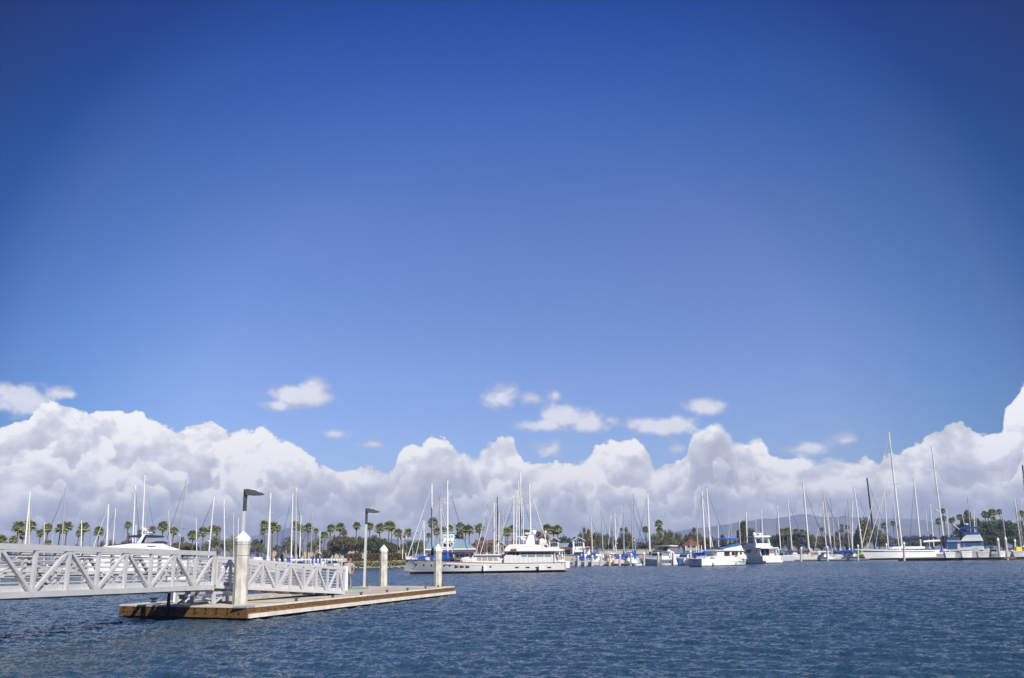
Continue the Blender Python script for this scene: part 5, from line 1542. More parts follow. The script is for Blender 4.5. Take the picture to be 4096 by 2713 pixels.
# bank up to the land, then the land sheet reaching far back
vs = [(x, y, -.4) for x, y in edge] + [(x * 1.006, y + 3.2, LZ) for x, y in edge] + [(x * 8, 2600, LZ) for x, y in edge] + [(x * 30, 12000, LZ) for x, y in edge]
n = len(edge)
lm.add(vs, [(r_ * n + i, r_ * n + i + 1, (r_ + 1) * n + i + 1, (r_ + 1) * n + i) for r_ in range(3) for i in range(n - 1)])
o = lm.build('ground', 'soil', kind='structure'); fixnormals(o)
def gz(px, D):
    p = W(px, D, LZ)
    return p

RIDGE = [(-900, 2190), (-300, 2182), (200, 2190), (600, 2188), (900, 2168), (997, 2148), (1070, 2134), (1153, 2113), (1215, 2124), (1277, 2142), (1342, 2147), (1440, 2150), (1549, 2155), (1632, 2160), (1800, 2168), (2000, 2178), (2200, 2184),
         (2400, 2176), (2600, 2150), (2702, 2127), (2753, 2117), (2855, 2106), (2931, 2094), (3000, 2083), (3058, 2073), (3089, 2076), (3155, 2066), (3193, 2058), (3224, 2056), (3257, 2064), (3300, 2068), (3353, 2067), (3378, 2063), (3430, 2072),
         (3455, 2071), (3490, 2075), (3544, 2075), (3600, 2074), (3691, 2080), (3745, 2088), (3848, 2100), (3980, 2112), (4100, 2120), (4500, 2140), (5000, 2160)]
def mountain_range(name, pts, D, depth, seed, drop=0):
    rr = random.Random(seed)
    cols = []
    dense = []
    for (x0, y0), (x1, y1) in zip(pts, pts[1:]):
        k = max(1, int((x1 - x0) / 14))
        for j in range(k):
            f = j / k
            dense.append((x0 + (x1 - x0) * f, y0 + (y1 - y0) * f + drop + rr.uniform(-1.2, 1.2)))
    mb = MB(); rows = 9
    for px, py in dense:
        tp = P(px, py, D)
        for r_ in range(rows):
            f = r_ / (rows - 1)
            yy = D - depth * (1 - f)
            hz_ = (tp.z) * (f ** .8) * (1 - .12 * math.sin(px * .021 + r_ * 1.1) * (1 - f)) + rr.uniform(-1, 1) * 5 * f * (1 - f)
            mb.v.append((tp.x * (yy / D), yy, max(-5, hz_)))
    m_ = len(dense)
    for i in range(m_ - 1):
        for r_ in range(rows - 1):
            a = i * rows + r_
            mb.f.append((a, a + rows, a + rows + 1, a + 1)); mb.mi.append(0)
    o = mb.build(name, 'mountain', smooth=True, kind='structure')
    return o
mountain_range('hills', RIDGE, 4200, 1500, 3)

# ------------------------------------------------------------------ trees
def palm_crown(rr, Rc, nl, droop=.5):
    mb = MB()
    for i in range(nl):
        az_ = i * 2.399 + rr.uniform(-.3, .3)
        t = (i + .5) / nl
        elv = R(80) - t * R(125) + rr.uniform(-.15, .15)
        d = Vector((math.cos(az_) * math.cos(elv), math.sin(az_) * math.cos(elv), math.sin(elv)))
        side = Vector((-math.sin(az_), math.cos(az_), 0))
        up = side.cross(d) * -1
        pl = Rc * rr.uniform(.42, .58)
        hub = d * pl + Vector((0, 0, -droop * .08 * Rc))
        mb.m = 0
        mb.bar((0, 0, 0), hub, .05, .03)
        bl = Rc * rr.uniform(.48, .62)
        nb = 9
        for k in range(nb):
            a = (k / (nb - 1) - .5) * R(190)
            dir_ = (d * math.cos(a) + side * math.sin(a)).normalized()
            dir_.z -= droop * (.25 + .5 * t)
            dir_.normalize()
            w_ = side * math.cos(a) - d * math.sin(a)
            p1 = hub + dir_ * bl * .55; p2 = hub + dir_ * bl * (.9 - .15 * abs(a)) + Vector((0, 0, -droop * bl * .30))
            ww = bl * .12
            o = len(mb.v)
            mb.add([hub, p1 + w_ * ww, p2, p1 - w_ * ww], [(0, 1, 2, 3)])
    # dead skirt hanging below
    mb.m = 1
    for i in range(int(nl * .45)):
        az_ = rr.uniform(0, 6.28)
        d = Vector((math.cos(az_) * .36, math.sin(az_) * .36, -.93))
        side = Vector((-math.sin(az_), math.cos(az_), 0))
        a = Vector((0, 0, -.05 * Rc)); b = d * Rc * rr.uniform(.55, .95)
        mb.add([a, a.lerp(b, .6) + side * .16 * Rc, b, a.lerp(b, .6) - side * .16 * Rc], [(0, 1, 2, 3)])
    return mb
def make_palm(seed, h, Rc, nl=34):
    rr = random.Random(seed)
    t = thing('fan_palm', 'fan palm', 'palm', (0, 0, -100))
    mb = MB()
    bx_, by_ = rr.uniform(-.3, .3), rr.uniform(-.3, .3)
    pts = [Vector((bx_ * math.sin(f * 2.2) * f, by_ * f * f, h * f)) for f in (0, .06, .2, .4, .6, .8, 1)]
    mb.tube(pts, [.34, .27, .22, .19, .17, .17, .22], 8)
    mb.build('trunk', 'palm_trunk', t)
    c = palm_crown(rr, Rc, nl)
    o = c.build('crown', ['palm_leaf', 'palm_dead'], t)
    o.location = pts[-1]
    return t
PP = [make_palm(11, 10, 1.75), make_palm(12, 10, 1.9, 38), make_palm(13, 10, 1.65, 30), make_palm(14, 10, 1.8, 36)]
used = set()
def place_palm(px, py, wpx, D, label, group, seed, fan=True):
    """crown centre seen at px, py"""
    base = gz(px, D)
    c = P(px, py, D)
    h = c.z - LZ
    k = seed % 4
    src = PP[k]
    # the trunk keeps its thickness, the height follows the photograph
    Rw = wpx * D / 3608 / 2 * 1.38
    sc = Rw / 1.8
    if k not in used:
        used.add(k); r = src
        r.location = (c.x, D, LZ)
        r['label'] = label; r['group'] = group
    else:
        r = dup(src, (c.x, D, LZ), None, label, group)
    r.rotation_euler = (.035 * math.sin(seed * 2.3), .04 * math.sin(seed * 1.9), seed * 1.7)
    for ch in r.children:
        if ch.name.startswith('trunk'):
            ch.scale = (max(.75, sc * .85), max(.75, sc * .85), h / 10)
        else:
            ch.location = (0, 0, h)
            # trunk top offset
            ch.scale = (sc, sc, sc)
    return r
for p_ in PP:      # crowns sit over the trunk axis
    for ch in p_.children:
        if ch.name.startswith('trunk'):
            me = ch.data
            for v_ in me.vertices:
                f = v_.co.z / 10
                v_.co.x *= 1; v_.co.y *= 1
            tx = sum(v_.co.x for v_ in me.vertices if v_.co.z > 9.5) / 8; ty = sum(v_.co.y for v_ in me.vertices if v_.co.z > 9.5) / 8
            for v_ in me.vertices:
                f = v_.co.z / 10
                v_.co.x -= tx * f; v_.co.y -= ty * f

PA = {
 'above the left gangway': [(77,2107,46,290),(88,2142,30,296),(127,2104,42,288),(159,2132,36,292),(191,2111,36,300),(235,2115,36,288),(266,2108,46,285),(51,2160,36,280),(190,2172,26,280),(2,2160,40,280),(313,2133,26,300),(335,2109,42,286),
   (395,2125,36,288),(518,2101,32,286),(560,2130,20,320),(613,2119,30,296),(658,2106,38,288),(692,2125,36,292),(776,2141,40,288),(812,2127,38,292),(849,2117,32,298),(873,2122,36,292)],
 'between the corner pile and the man': [(1051,2126,24,300),(1066,2099,34,288),(1094,2108,40,290),(1116,2113,30,296),(1184,2101,34,290),(1204,2112,30,298),(1233,2110,34,290),(1263,2124,24,300),(1297,2141,30,286),(1317,2115,34,290),(1363,2108,34,292)],
 'between the man and the motor yacht bow': [(1423,2104,34,292),(1478,2106,32,290),(1522,2112,38,288),(1552,2103,38,290),(1569,2107,36,296),(1589,2132,34,286),(1626,2131,34,288)],
 'behind the motor yacht': [(1713,2142,20,310),(1726,2092,46,300),(1746,2125,32,305),(1775,2117,22,315),(1799,2114,30,310),(1839,2109,42,305),(1842,2142,36,310),(1863,2116,32,312),(1878,2119,36,305),(1921,2113,42,305),(2021,2124,30,312),(2033,2128,34,308),
   (2047,2114,24,318),(2083,2126,22,318),(2110,2130,26,312),(2156,2138,26,312),(2195,2117,38,308),(2217,2122,34,312),(2234,2117,36,308)],
 'left of the trawler': [(2487,2118,14,360),(2584,2118,24,330),(2632,2096,34,325),(2637,2124,30,330)],
 'on the right-hand shore': [(3130,2128,26,370),(3144,2124,26,365),(3157,2126,28,370),(3183,2127,24,372),(3210,2130,24,372),(3291,2117,15,420),(3363,2104,17,410),(3367,2121,17,400),(3386,2108,17,410),(3534,2103,26,400),(3568,2094,22,400),(3588,2110,16,410),
   (3751,2086,26,400),(3768,2044,20,405),(3779,2075,22,400),(3803,2082,22,400),(3817,2077,18,405),(3838,2068,22,400),(3937,2058,28,380),(3954,2060,24,382),(3967,2076,20,390),(3974,2050,28,380),(3997,2048,24,380),(4085,2053,22,385),(4096,2056,18,385)],
}
AW = {k: ('clump' if 0 else k) for k in PA}
sd_ = 0
for g, rows in PA.items():
    rows = sorted(rows)
    for i, (px, py, wpx, D) in enumerate(rows):
        sd_ += 1
        hw = 'tall slender' if py < 2112 else ('squat low' if py > 2138 else 'middling')
        place_palm(px, py, wpx, D, '%s fan palm, %s palm from left %s' % (hw, ORD[i], g), 'fan palms ' + g, sd_)

def make_tree(seed, leafm, spread, open_=.0, leaves=1500, clumps=16, bark='bark', ls=.30):
    """broadleaf tree about 8 m tall and 8 m wide: limbs out to clumps of leaves"""
    rr = random.Random(seed)
    t = thing('broadleaf_tree', 'tree', 'tree', (0, 0, -100))
    tb = MB(); lf = MB()
    tb.tube([(0, 0, -.3), (.1, 0, 1.2), (.05, .1, 2.4)], [.34, .26, .22], 8)
    cs = []
    for i in range(clumps):
        a = i * 2.399
        rad = math.sqrt((i + .5) / clumps) * 3.1 * spread * rr.uniform(.8, 1.1)
        z = 3.2 + (1 - (rad / (3.3 * spread)) ** 2) * 3.2 * rr.uniform(.55, 1.1) + rr.uniform(-.8, .4)
        c = Vector((rad * math.cos(a), rad * math.sin(a), z))
        cs.append((c, rr.uniform(.75, 1.35)))
        mid = Vector((c.x * .4, c.y * .4, 2.3 + (z - 2.3) * .45)) + Vector((rr.uniform(-.2, .2), rr.uniform(-.2, .2), 0))
        tb.tube([(.05, .1, 2.0 + rr.uniform(-.5, .3)), mid, c], [.15, .09, .03], 5)
    tb.build('trunk', bark, t)
    per = leaves // clumps
    for c, cr_ in cs:
        for k in range(per):
            d = Vector((rr.gauss(0, 1), rr.gauss(0, 1), rr.gauss(0, .8)))
            d = d.normalized() * cr_ * (rr.random() ** .45)
            p = c + d
            n1 = Vector((rr.gauss(0, 1), rr.gauss(0, 1), rr.gauss(0, 1))).normalized()
            n2 = n1.cross(Vector((rr.gauss(0, 1), rr.gauss(0, 1), rr.gauss(0, 1)))).normalized()
            s_ = ls * rr.uniform(.6, 1.3)
            lf.add([p - n1 * s_, p + n2 * s_ * .6, p + n1 * s_, p - n2 * s_ * .6], [(0, 1, 2, 3)])
    lf.build('crown', leafm, t)
    return t
TP = [make_tree(21, 'leaf_dark', 1.15, leaves=5200, clumps=22, ls=.19), make_tree(22, 'leaf_olive', 1.1, leaves=3600, clumps=17, bark='bark_pale', ls=.19), make_tree(23, 'leaf_brown', 1.1, leaves=4400, clumps=19, ls=.19),
      make_tree(24, 'leaf_olive', 1.25, leaves=1900, clumps=14, bark='bark_pale', ls=.21), make_tree(25, 'leaf_dark', .85, leaves=5000, clumps=18, ls=.19)]
TK = {0: 'dark dense', 1: 'olive', 2: 'brownish', 3: 'sparse pale-limbed', 4: 'narrow dark'}
tused = set()
# px, crown centre py, width, height, distance, kind
TA = {
 'above the left gangway': [(400,2174,34,28,300,1),(440,2166,46,34,305,3),(498,2160,52,42,302,2),(0,2170,50,40,300,2),(727,2176,84,48,296,2),(857,2168,84,70,292,3),(917,2168,44,66,290,3),(760,2186,60,34,300,0),(300,2182,30,20,310,0),(690,2186,40,30,304,0)],
 'between the corner pile and the man': [(1027,2178,66,48,292,1),(1153,2180,64,74,294,3),(1180,2196,50,40,300,0),(1257,2182,56,76,288,3),(1335,2176,56,64,284,2),(1383,2168,104,92,282,2),(1108,2190,50,30,310,0)],
 'between the man and the motor yacht bow': [(1437,2170,60,60,292,0),(1490,2172,86,74,284,0),(1531,2178,66,58,286,0),(1563,2186,56,44,288,0),(1592,2196,50,34,310,1),(1640,2180,90,40,420,0),(1680,2176,60,40,420,1)],
 'behind the motor yacht': [(1925,2176,90,50,310,2),(1985,2180,70,44,312,1),(2120,2178,70,40,315,0),(2255,2156,70,34,330,0),(2300,2160,60,34,332,0),(2060,2180,60,40,315,2)],
 'left of the trawler': [(2345,2150,60,72,305,2),(2362,2158,56,76,312,2),(2392,2160,60,70,310,1),(2428,2160,60,58,318,0),(2455,2172,50,48,320,2),(2484,2172,50,50,318,0),(2512,2146,54,66,315,2),(2556,2184,76,40,340,0),(2590,2190,60,34,345,2),(2632,2162,74,62,325,1),(2678,2148,52,66,325,1),(2660,2178,60,40,335,0),(2715,2158,52,62,328,1),(2745,2166,54,50,330,2),(2786,2150,64,72,325,2)],
 'behind the trawler': [(2820,2168,60,50,335,0),(2850,2168,64,44,335,2),(2888,2164,64,46,335,2),(2920,2172,60,40,340,1),(2955,2172,50,40,345,0),(2988,2128,66,84,330,4),(3005,2140,50,70,335,0),(3060,2176,60,34,370,0)],
 'on the right-hand shore': [(3100,2162,60,50,372,0),(3125,2160,70,56,375,0),(3158,2158,76,60,375,0),(3195,2156,80,60,375,0),(3228,2154,70,58,375,2),(3257,2166,70,50,380,2),(3290,2164,70,50,385,0),(3325,2160,70,52,385,0),(3353,2156,80,54,385,2),(3391,2158,74,52,385,2),(3425,2172,70,30,380,2),
   (3468,2104,64,84,365,1),(3452,2140,60,60,370,1),(3500,2126,60,70,370,1),(3520,2150,80,56,372,2),(3555,2162,70,40,380,1),(3590,2168,70,36,385,0),(3630,2160,70,40,430,0),(3665,2158,70,40,430,1),(3700,2158,70,38,430,0),(3735,2160,70,40,430,2),(3790,2158,70,40,400,0),(3830,2150,70,50,400,2),
   (3885,2088,70,88,365,4),(3905,2120,70,90,370,0),(3930,2110,70,90,372,0),(3965,2122,84,92,368,0),(4000,2118,70,90,372,0),(4030,2114,76,92,368,0),(4058,2120,76,90,370,0),(4090,2124,70,80,370,2),(3945,2160,90,50,360,0),(4015,2160,90,50,360,0),(4080,2160,80,50,362,0)],
}
ti = 0
for g, rows in TA.items():
    rows = sorted(rows)
    for i, (px, py, wpx, hpx, D, k) in enumerate(rows):
        ti += 1
        top_ = P(px, py - hpx / 2, D).z
        bot_ = P(px, py + hpx / 2, D).z
        c = gz(px, D)
        W_ = wpx * D / 3608
        H_ = max(2.0, top_ - LZ)
        lbw = '%s leafy tree, %s tree from left %s' % (TK[k], ORD[i], g)
        src = TP[k]
        if k not in tused:
            tused.add(k); r = src; r.location = c; r['label'] = lbw; r['group'] = 'trees ' + g
        else:
            r = dup(src, c, None, lbw, 'trees ' + g)
        r.rotation_euler = (0, 0, ti * 1.3)
        sw = W_ / (8.0 if k != 4 else 6.4)
        r.scale = (sw * 1.3, sw * 1.3, H_ / 7.3)

# hedge, scrub and rocks on the near bank
def blob_mass(name, pxs, D0, z0, z1, dep, n, size, material, seed, **tags):
    rr = random.Random(seed); mb = MB()
    for i in range(n):
        px = pxs[0] + (pxs[1] - pxs[0]) * rr.random()
        D = D0 + rr.random() * dep
        f = rr.random() ** .6
        c = W(px, D, z0 + (z1 - z0) * f)
        for k in range(3):
            n1 = Vector((rr.gauss(0, 1), rr.gauss(0, 1), rr.gauss(0, 1))).normalized()
            n2 = n1.cross(Vector((rr.gauss(0, 1), rr.gauss(0, 1), rr.gauss(0, 1)))).normalized()
            p = c + n1 * size * .5 * k; s_ = size * rr.uniform(.5, 1.2)
            mb.add([p - n1 * s_, p + n2 * s_ * .7, p + n1 * s_, p - n2 * s_ * .7], [(0, 1, 2, 3)])
    return mb.build(name, material, **tags)
hg = blob_mass('hedge', (1385, 1640), 272.5, 1.8, 4.1, 2.0, 5200, .22, 'hedge_leaf', 5, label='long clipped brown-green hedge above the rocky bank behind the lamp post', category='hedge')
blob_mass('bank_scrub', (1380, 1650), 268.5, .3, 1.8, 3.0, 2600, .2, 'bank_scrub', 6, kind='stuff')
rk = MB(); rr = random.Random(8)
for i in range(520):
    px = 1375 + 290 * rr.random(); f = rr.random()
    c = W(px, 268.2 + f * 3.4, -.1 + f * 2.0)
    s_ = rr.uniform(.18, .5)
    rk.lathe([(s_ * .5, -s_ * .4), (s_ * rr.uniform(.8, 1.1), 0), (s_ * .55, s_ * .4)], 6, c, rr.random() * 3)
rk.build('bank_rocks', 'rock', kind='stuff')
rk = MB()
for i in range(700):
    px = rr.choice([rr.uniform(2240, 2560), rr.uniform(2950, 4096), rr.uniform(0, 1000)]); f = rr.random()
    D = 288 if px < 1000 else (283 if px < 2600 else 338 - (px - 2950) / 1146 * 6)
    c = W(px, D + f * 3.0, .0 + f * 1.6)
    s_ = rr.uniform(.25, .6)
    rk.lathe([(s_ * .5, -s_ * .4), (s_ * rr.uniform(.8, 1.1), 0), (s_ * .55, s_ * .4)], 6, c, rr.random() * 3)
rk.build('shore_rocks', 'rock', kind='stuff')

# ------------------------------------------------------------------ buildings
def bld(name, label, cat, px, D, rz=0.0, group=None):
    p = W(px, D, LZ)
    return thing(name, label, cat, p, rz, group)
def mspan(px0, px1, D):
    return (px1 - px0) * D / 3608
def zat(px, py, D):
    return P(px, py, D).z - LZ
def box_b(name, label, px0, px1, ytop, D, dep, material, cat='building', roof=None):
    pc = (px0 + px1) / 2
    t = bld(name, label, cat, pc, D + dep / 2)
    w_ = mspan(px0, px1, D); h = zat(pc, ytop, D)
    m_ = MB(); m_.box((0, 0, h / 2), (w_, dep, h)); m_.build('wall', material, t)
    m_ = MB(); m_.box((0, 0, h + .1), (w_ + .3, dep + .3, .22)); m_.build('roof', roof or 'far_dock', t)
    return t, w_, h
t, w_, h = box_b('long_building', 'long low windowless beige building behind the hedge and trees', 1195, 1602, 2202, 300, 14, 'stucco')
for k in range(7):
    m_ = MB(); m_.box((-w_ / 2 + (k + .5) * w_ / 7, -7.06, h / 2), (.25, .14, h)); m_.build('pilaster', 'stucco', t)
for k in (1, 5):
    m_ = MB(); m_.box((-w_ / 2 + (k + 1.1) * w_ / 7, -7.04, 1.1), (1.1, .1, 2.2)); m_.build('door', 'house_grey', t)
t, w_, h = box_b('small_building', 'small peach-coloured building behind the white sailboat hulls left of the ramp', 1090, 1124, 2205, 296, 6, 'stucco_peach')
m_ = MB(); m_.box((0, -3.03, 1.2), (1.0, .08, 2.0)); m_.build('door', 'house_grey', t)
t, w_, h = box_b('small_building', 'long low white-roofed building among trees behind the right-hand sailboats', 3400, 3462, 2150, 430, 10, 'house_grey', roof='house_white')
t, w_, h = box_b('garden_wall', 'long beige wall at the foot of the trees behind the middle sailboats', 2395, 2620, 2200, 292, 1.2, 'stucco', cat='wall')
# concrete quay left of the man
q0 = W(1325, 262, 0)
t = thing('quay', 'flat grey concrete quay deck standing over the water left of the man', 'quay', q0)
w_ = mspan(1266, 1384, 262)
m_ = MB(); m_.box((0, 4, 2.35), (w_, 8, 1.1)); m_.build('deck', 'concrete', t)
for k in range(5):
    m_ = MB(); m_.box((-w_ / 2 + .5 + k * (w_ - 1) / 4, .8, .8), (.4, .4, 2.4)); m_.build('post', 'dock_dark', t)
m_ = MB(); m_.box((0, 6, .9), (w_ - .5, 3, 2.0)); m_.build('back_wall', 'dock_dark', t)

def gable(t, w_, h, hr, dep, wallm, roofm, over=.35, y0=0.0, name='roof'):
    m_ = MB(); m_.prism([(-w_ / 2, 0), (w_ / 2, 0), (w_ / 2, h), (0, hr), (-w_ / 2, h)], y0, y0 + dep); o = m_.build('wall', wallm, t); fixnormals(o)
    m_ = MB()
    k = (hr - h) / (w_ / 2)
    m_.prism([(-w_ / 2 - over, h - over * k + .02), (0, hr + .02), (w_ / 2 + over, h - over * k + .02), (w_ / 2 + over, h - over * k + .22), (0, hr + .25), (-w_ / 2 - over, h - over * k + .22)], y0 - over, y0 + dep + over)
    o = m_.build(name, roofm, t); fixnormals(o)
    m_ = MB()
    for s in (1, -1):
        m_.bar((s * (w_ / 2 + over), y0 - over - .06, h - over * k + .05), (0, y0 - over - .06, hr + .08), .12, .30, (0, 1, 0))
    m_.build('bargeboard', 'house_white', t)
for px0, px1, yt_, ye, lb_ in ((2194, 2241, 2151, 2163, 'white gabled pavilion with arched mullioned window just right of the yacht flybridge'),
                               (2290, 2343, 2150, 2163, 'larger white gabled pavilion with arched window at the end of the red awnings')):
    D = 292
    pc = (px0 + px1) / 2
    t = bld('gabled_pavilion', lb_, 'building', pc, D, 0, 'white gabled pavilions')
    w_ = mspan(px0 + 3, px1 - 3, D); h = zat(pc, ye, D); hr = zat(pc, yt_, D); hb_ = zat(pc, 2192, D)
    gable(t, w_, h, hr, 9, 'house_white', 'roof_blue')
    for k, (xx, top__) in enumerate(((-.3, .55), (-.1, .85), (.1, .85), (.3, .55))):
        m_ = MB(); z0_ = hb_ + .5; z1_ = h - .2 + (hr - h) * (top__ - .3)
        m_.box((xx * w_ * .9, -.03, (z0_ + z1_) / 2), (w_ * .15, .1, z1_ - z0_)); f_ = m_.build('window', 'glass_dark', t)
        m_ = MB(); m_.box((xx * w_ * .9, -.10, z0_ + (z1_ - z0_) * .6), (w_ * .16, .06, .10)); m_.build('transom', 'house_white', f_)
    m_ = MB(); m_.box((0, -.06, hb_ * .35), (w_ * .8, .14, hb_ * .5)); m_.build('opening', 'glass_dark', t)
    for s in (1, -1):
        m_ = MB(); m_.box((s * w_ / 2, -.2, hb_ / 2), (.35, .35, hb_)); m_.build('column', 'house_white', t)
# link block with blue roof and red tile awning between the pavilions and right of them
def awning(label, px0, px1, yt_, yb_, D, back=None, roofpx=None):
    pc = (px0 + px1) / 2
    t = bld('awning_building', label, 'building', pc, D)
    w_ = mspan(px0, px1, D); zt, zb = zat(pc, yt_, D), zat(pc, yb_, D)
    m_ = MB(); m_.box((0, 3.1, zt / 2), (w_, 6, zt)); m_.build('wall', 'house_white', t)
    m_ = MB(); m_.prism([(-w_ / 2, zt - .05), (w_ / 2, zt - .05), (w_ / 2, zt + .1), (-w_ / 2, zt + .1)], -.1, 6.3); o = m_.build('fascia', 'house_white', t); fixnormals(o)
    m_ = MB(); m_.add([(-w_ / 2, 0, zt), (w_ / 2, 0, zt), (w_ / 2, -1.8, zb), (-w_ / 2, -1.8, zb), (-w_ / 2, 0, zt - .12), (w_ / 2, 0, zt - .12), (w_ / 2, -1.8, zb - .12), (-w_ / 2, -1.8, zb - .12)],
        [(0, 3, 2, 1), (4, 5, 6, 7), (0, 1, 5, 4), (1, 2, 6, 5), (2, 3, 7, 6), (3, 0, 4, 7)]); aw = m_.build('awning', 'tile_red', t)
    n_ = int(w_ / .6)
    m_ = MB()
    for k in range(n_):
        x = -w_ / 2 + .3 + k * (w_ - .6) / max(1, n_ - 1)
        m_.bar((x, 0, zt + .03), (x, -1.8, zb + .03), .18, .10)
    m_.build('tile_row', 'tile_red', aw)
    k = int(w_ / 2.4)
    for j in range(k):
        x = -w_ / 2 + (j + .5) * w_ / k
        m_ = MB(); m_.box((x, .05, zb * .48), (w_ / k * .62, .12, zb * .62)); f_ = m_.build('window', 'glass_dark', t)
        m_ = MB(); m_.box((x, -.03, zb * .48), (.10, .08, zb * .62)); m_.box((x, -.03, zb * .6), (w_ / k * .62, .08, .08)); m_.build('mullion', 'house_white', f_)
        m_ = MB(); m_.bar((x + w_ / k * .45, -1.7, 0), (x + w_ / k * .45, -1.7, zb - .1), .14); m_.build('post', 'house_white', t)
    return t, w_, zt
t, w_, zt = awning('low building with red tile awning and blue roof between the white pavilions', 2243, 2289, 2186, 2193, 294)
m_ = MB(); m_.prism([(-w_ / 2, zt), (w_ / 2, zt), (w_ / 2, zt + .2), (-w_ / 2, zt + .2)], 0, 5); o = m_.build('roof', 'roof_blue', t)
zr = zat(2266, 2172, 296)
m_ = MB(); m_.add([(-w_ / 2, .2, zt + .2), (w_ / 2, .2, zt + .2), (w_ / 2, 4, zr), (-w_ / 2, 4, zr), (-w_ / 2, 7, zt + .2), (w_ / 2, 7, zt + .2)], [(0, 1, 2, 3), (3, 2, 5, 4), (0, 3, 4), (1, 5, 2)]); m_.build('pitched_roof', 'roof_blue', t)
awning('short red tile awning building at the right end of the white pavilions', 2345, 2362, 2188, 2196, 296)
# the blue-roofed restaurant behind the yacht bow
D = 290
t = bld('restaurant_building', 'large blue metal roofed building with white dormer and cupola behind the yacht bow', 'building', 1797, D)
x0, x1 = mspan(1797, 1702, D), mspan(1797, 1902, D)
ze, zr = zat(1797, 2197, D), zat(1797, 2158, D + 8)
m_ = MB(); m_.box(((x0 + x1) / 2, 7, ze / 2), (x1 - x0 - 1.2, 13, ze)); m_.build('wall', 'house_white', t)
m_ = MB(); m_.add([(x0, 0, ze), (x1, 0, ze), (x1, 14, ze), (x0, 14, ze), (x0 + .5, 7, zr), (x1 - 4.5, 7, zr)], [(0, 1, 5, 4), (2, 3, 4, 5), (1, 2, 5), (3, 0, 4), (3, 2, 1, 0)]); rf = m_.build('roof', 'roof_blue', t); fixnormals(rf)
m_ = MB()
for k in range(26):
    f = k / 25; xx = x0 + (x1 - x0) * f
    yy_ = 7 * min(1, (x1 - xx) / 4.5) if xx > x1 - 4.5 else 7
    m_.bar((xx, 0, ze + .05), (xx, yy_, ze + (zr - ze) * yy_ / 7 + .05), .05, .08)
m_.build('standing_seams', 'roof_blue', rf)
m_ = MB(); m_.box(((x0 + x1) / 2, -.15, ze - .05), (x1 - x0 + .2, .3, .42)); m_.build('fascia', 'house_white', t)
za, zb_ = zat(1797, 2200, D), zat(1797, 2209, D)
m_ = MB(); m_.add([(x0 + 1, .5, za), (x1, .5, za), (x1, -1.6, zb_), (x0 + 1, -1.6, zb_), (x0 + 1, .5, za - .15), (x1, .5, za - .15), (x1, -1.6, zb_ - .15), (x0 + 1, -1.6, zb_ - .15)], [(0, 3, 2, 1), (4, 5, 6, 7), (0, 1, 5, 4), (1, 2, 6, 5), (2, 3, 7, 6), (3, 0, 4, 7)]); aw = m_.build('awning', 'tile_red', t)
m_ = MB()
for k in range(30):
    x = x0 + 1.2 + k * (x1 - x0 - 1.4) / 29; m_.bar((x, .5, za + .03), (x, -1.6, zb_ + .03), .2, .1)
m_.build('tile_row', 'tile_red', aw)
for k in range(9):
    x = x0 + 1.6 + k * (x1 - x0 - 2.6) / 8
    m_ = MB(); m_.box((x, .46, zb_ * .55), (1.15, .12, 1.0)); f_ = m_.build('window', 'glass_dark', t)
    m_ = MB(); m_.box((x, .38, zb_ * .55 + .25), (1.15, .06, .08)); m_.box((x, .38, zb_ * .55), (.08, .06, 1.0)); m_.build('mullion', 'house_white', f_)
# dormer and cupola
cx_ = mspan(1797, 1790, D); dw = mspan(1769, 1812, D)
m_ = MB(); zz0, zz1, zz2 = zat(1790, 2192, D), zat(1790, 2170, D), zat(1790, 2160, D)
m_.prism([(cx_ - dw / 2, zz0), (cx_ + dw / 2, zz0), (cx_ + dw / 2, zz1), (cx_, zz2), (cx_ - dw / 2, zz1)], .6, 7); o = m_.build('dormer', 'house_white', t); fixnormals(o)
for s in (-.55, .55):
    m_ = MB(); m_.box((cx_ + s * dw / 2 * .9, .55, zz0 + .9), (dw * .26, .12, 1.0)); m_.build('dormer_window', 'glass_dark', o)
m_ = MB()
for s in (1, -1): m_.bar((cx_ + s * dw * .6, .4, zz1 - .25), (cx_, .4, zz2 + .15), .5, .28, (0, 1, 0))
m_.build('bargeboard', 'house_white', o)
zc0, zc1, zc2 = zat(1791, 2160, D + 6), zat(1791, 2138, D + 6), zat(1791, 2127, D + 6)
cw = mspan(1770, 1812, D)
m_ = MB(); m_.box((cx_, 6, (zc0 + zc1) / 2), (cw, 3, zc1 - zc0 + .8)); cu = m_.build('cupola', 'house_white', t)
for k in range(4):
    m_ = MB(); m_.box((cx_ + (k - 1.5) * cw / 4.4, 4.46, (zc0 + zc1) / 2 + .15), (cw / 6.5, .1, .75)); m_.build('cupola_window', 'glass_grey', cu)
m_ = MB(); m_.add([(cx_ - cw * .58, 4.2, zc1 + .3), (cx_ + cw * .58, 4.2, zc1 + .3), (cx_ + cw * .58, 7.8, zc1 + .3), (cx_ - cw * .58, 7.8, zc1 + .3), (cx_ - .5, 6, zc2 + .2), (cx_ + .5, 6, zc2 + .2)], [(0, 1, 5, 4), (2, 3, 4, 5), (1, 2, 5), (3, 0, 4), (3, 2, 1, 0)]); o = m_.build('cupola_roof', 'roof_blue', cu); fixnormals(o)
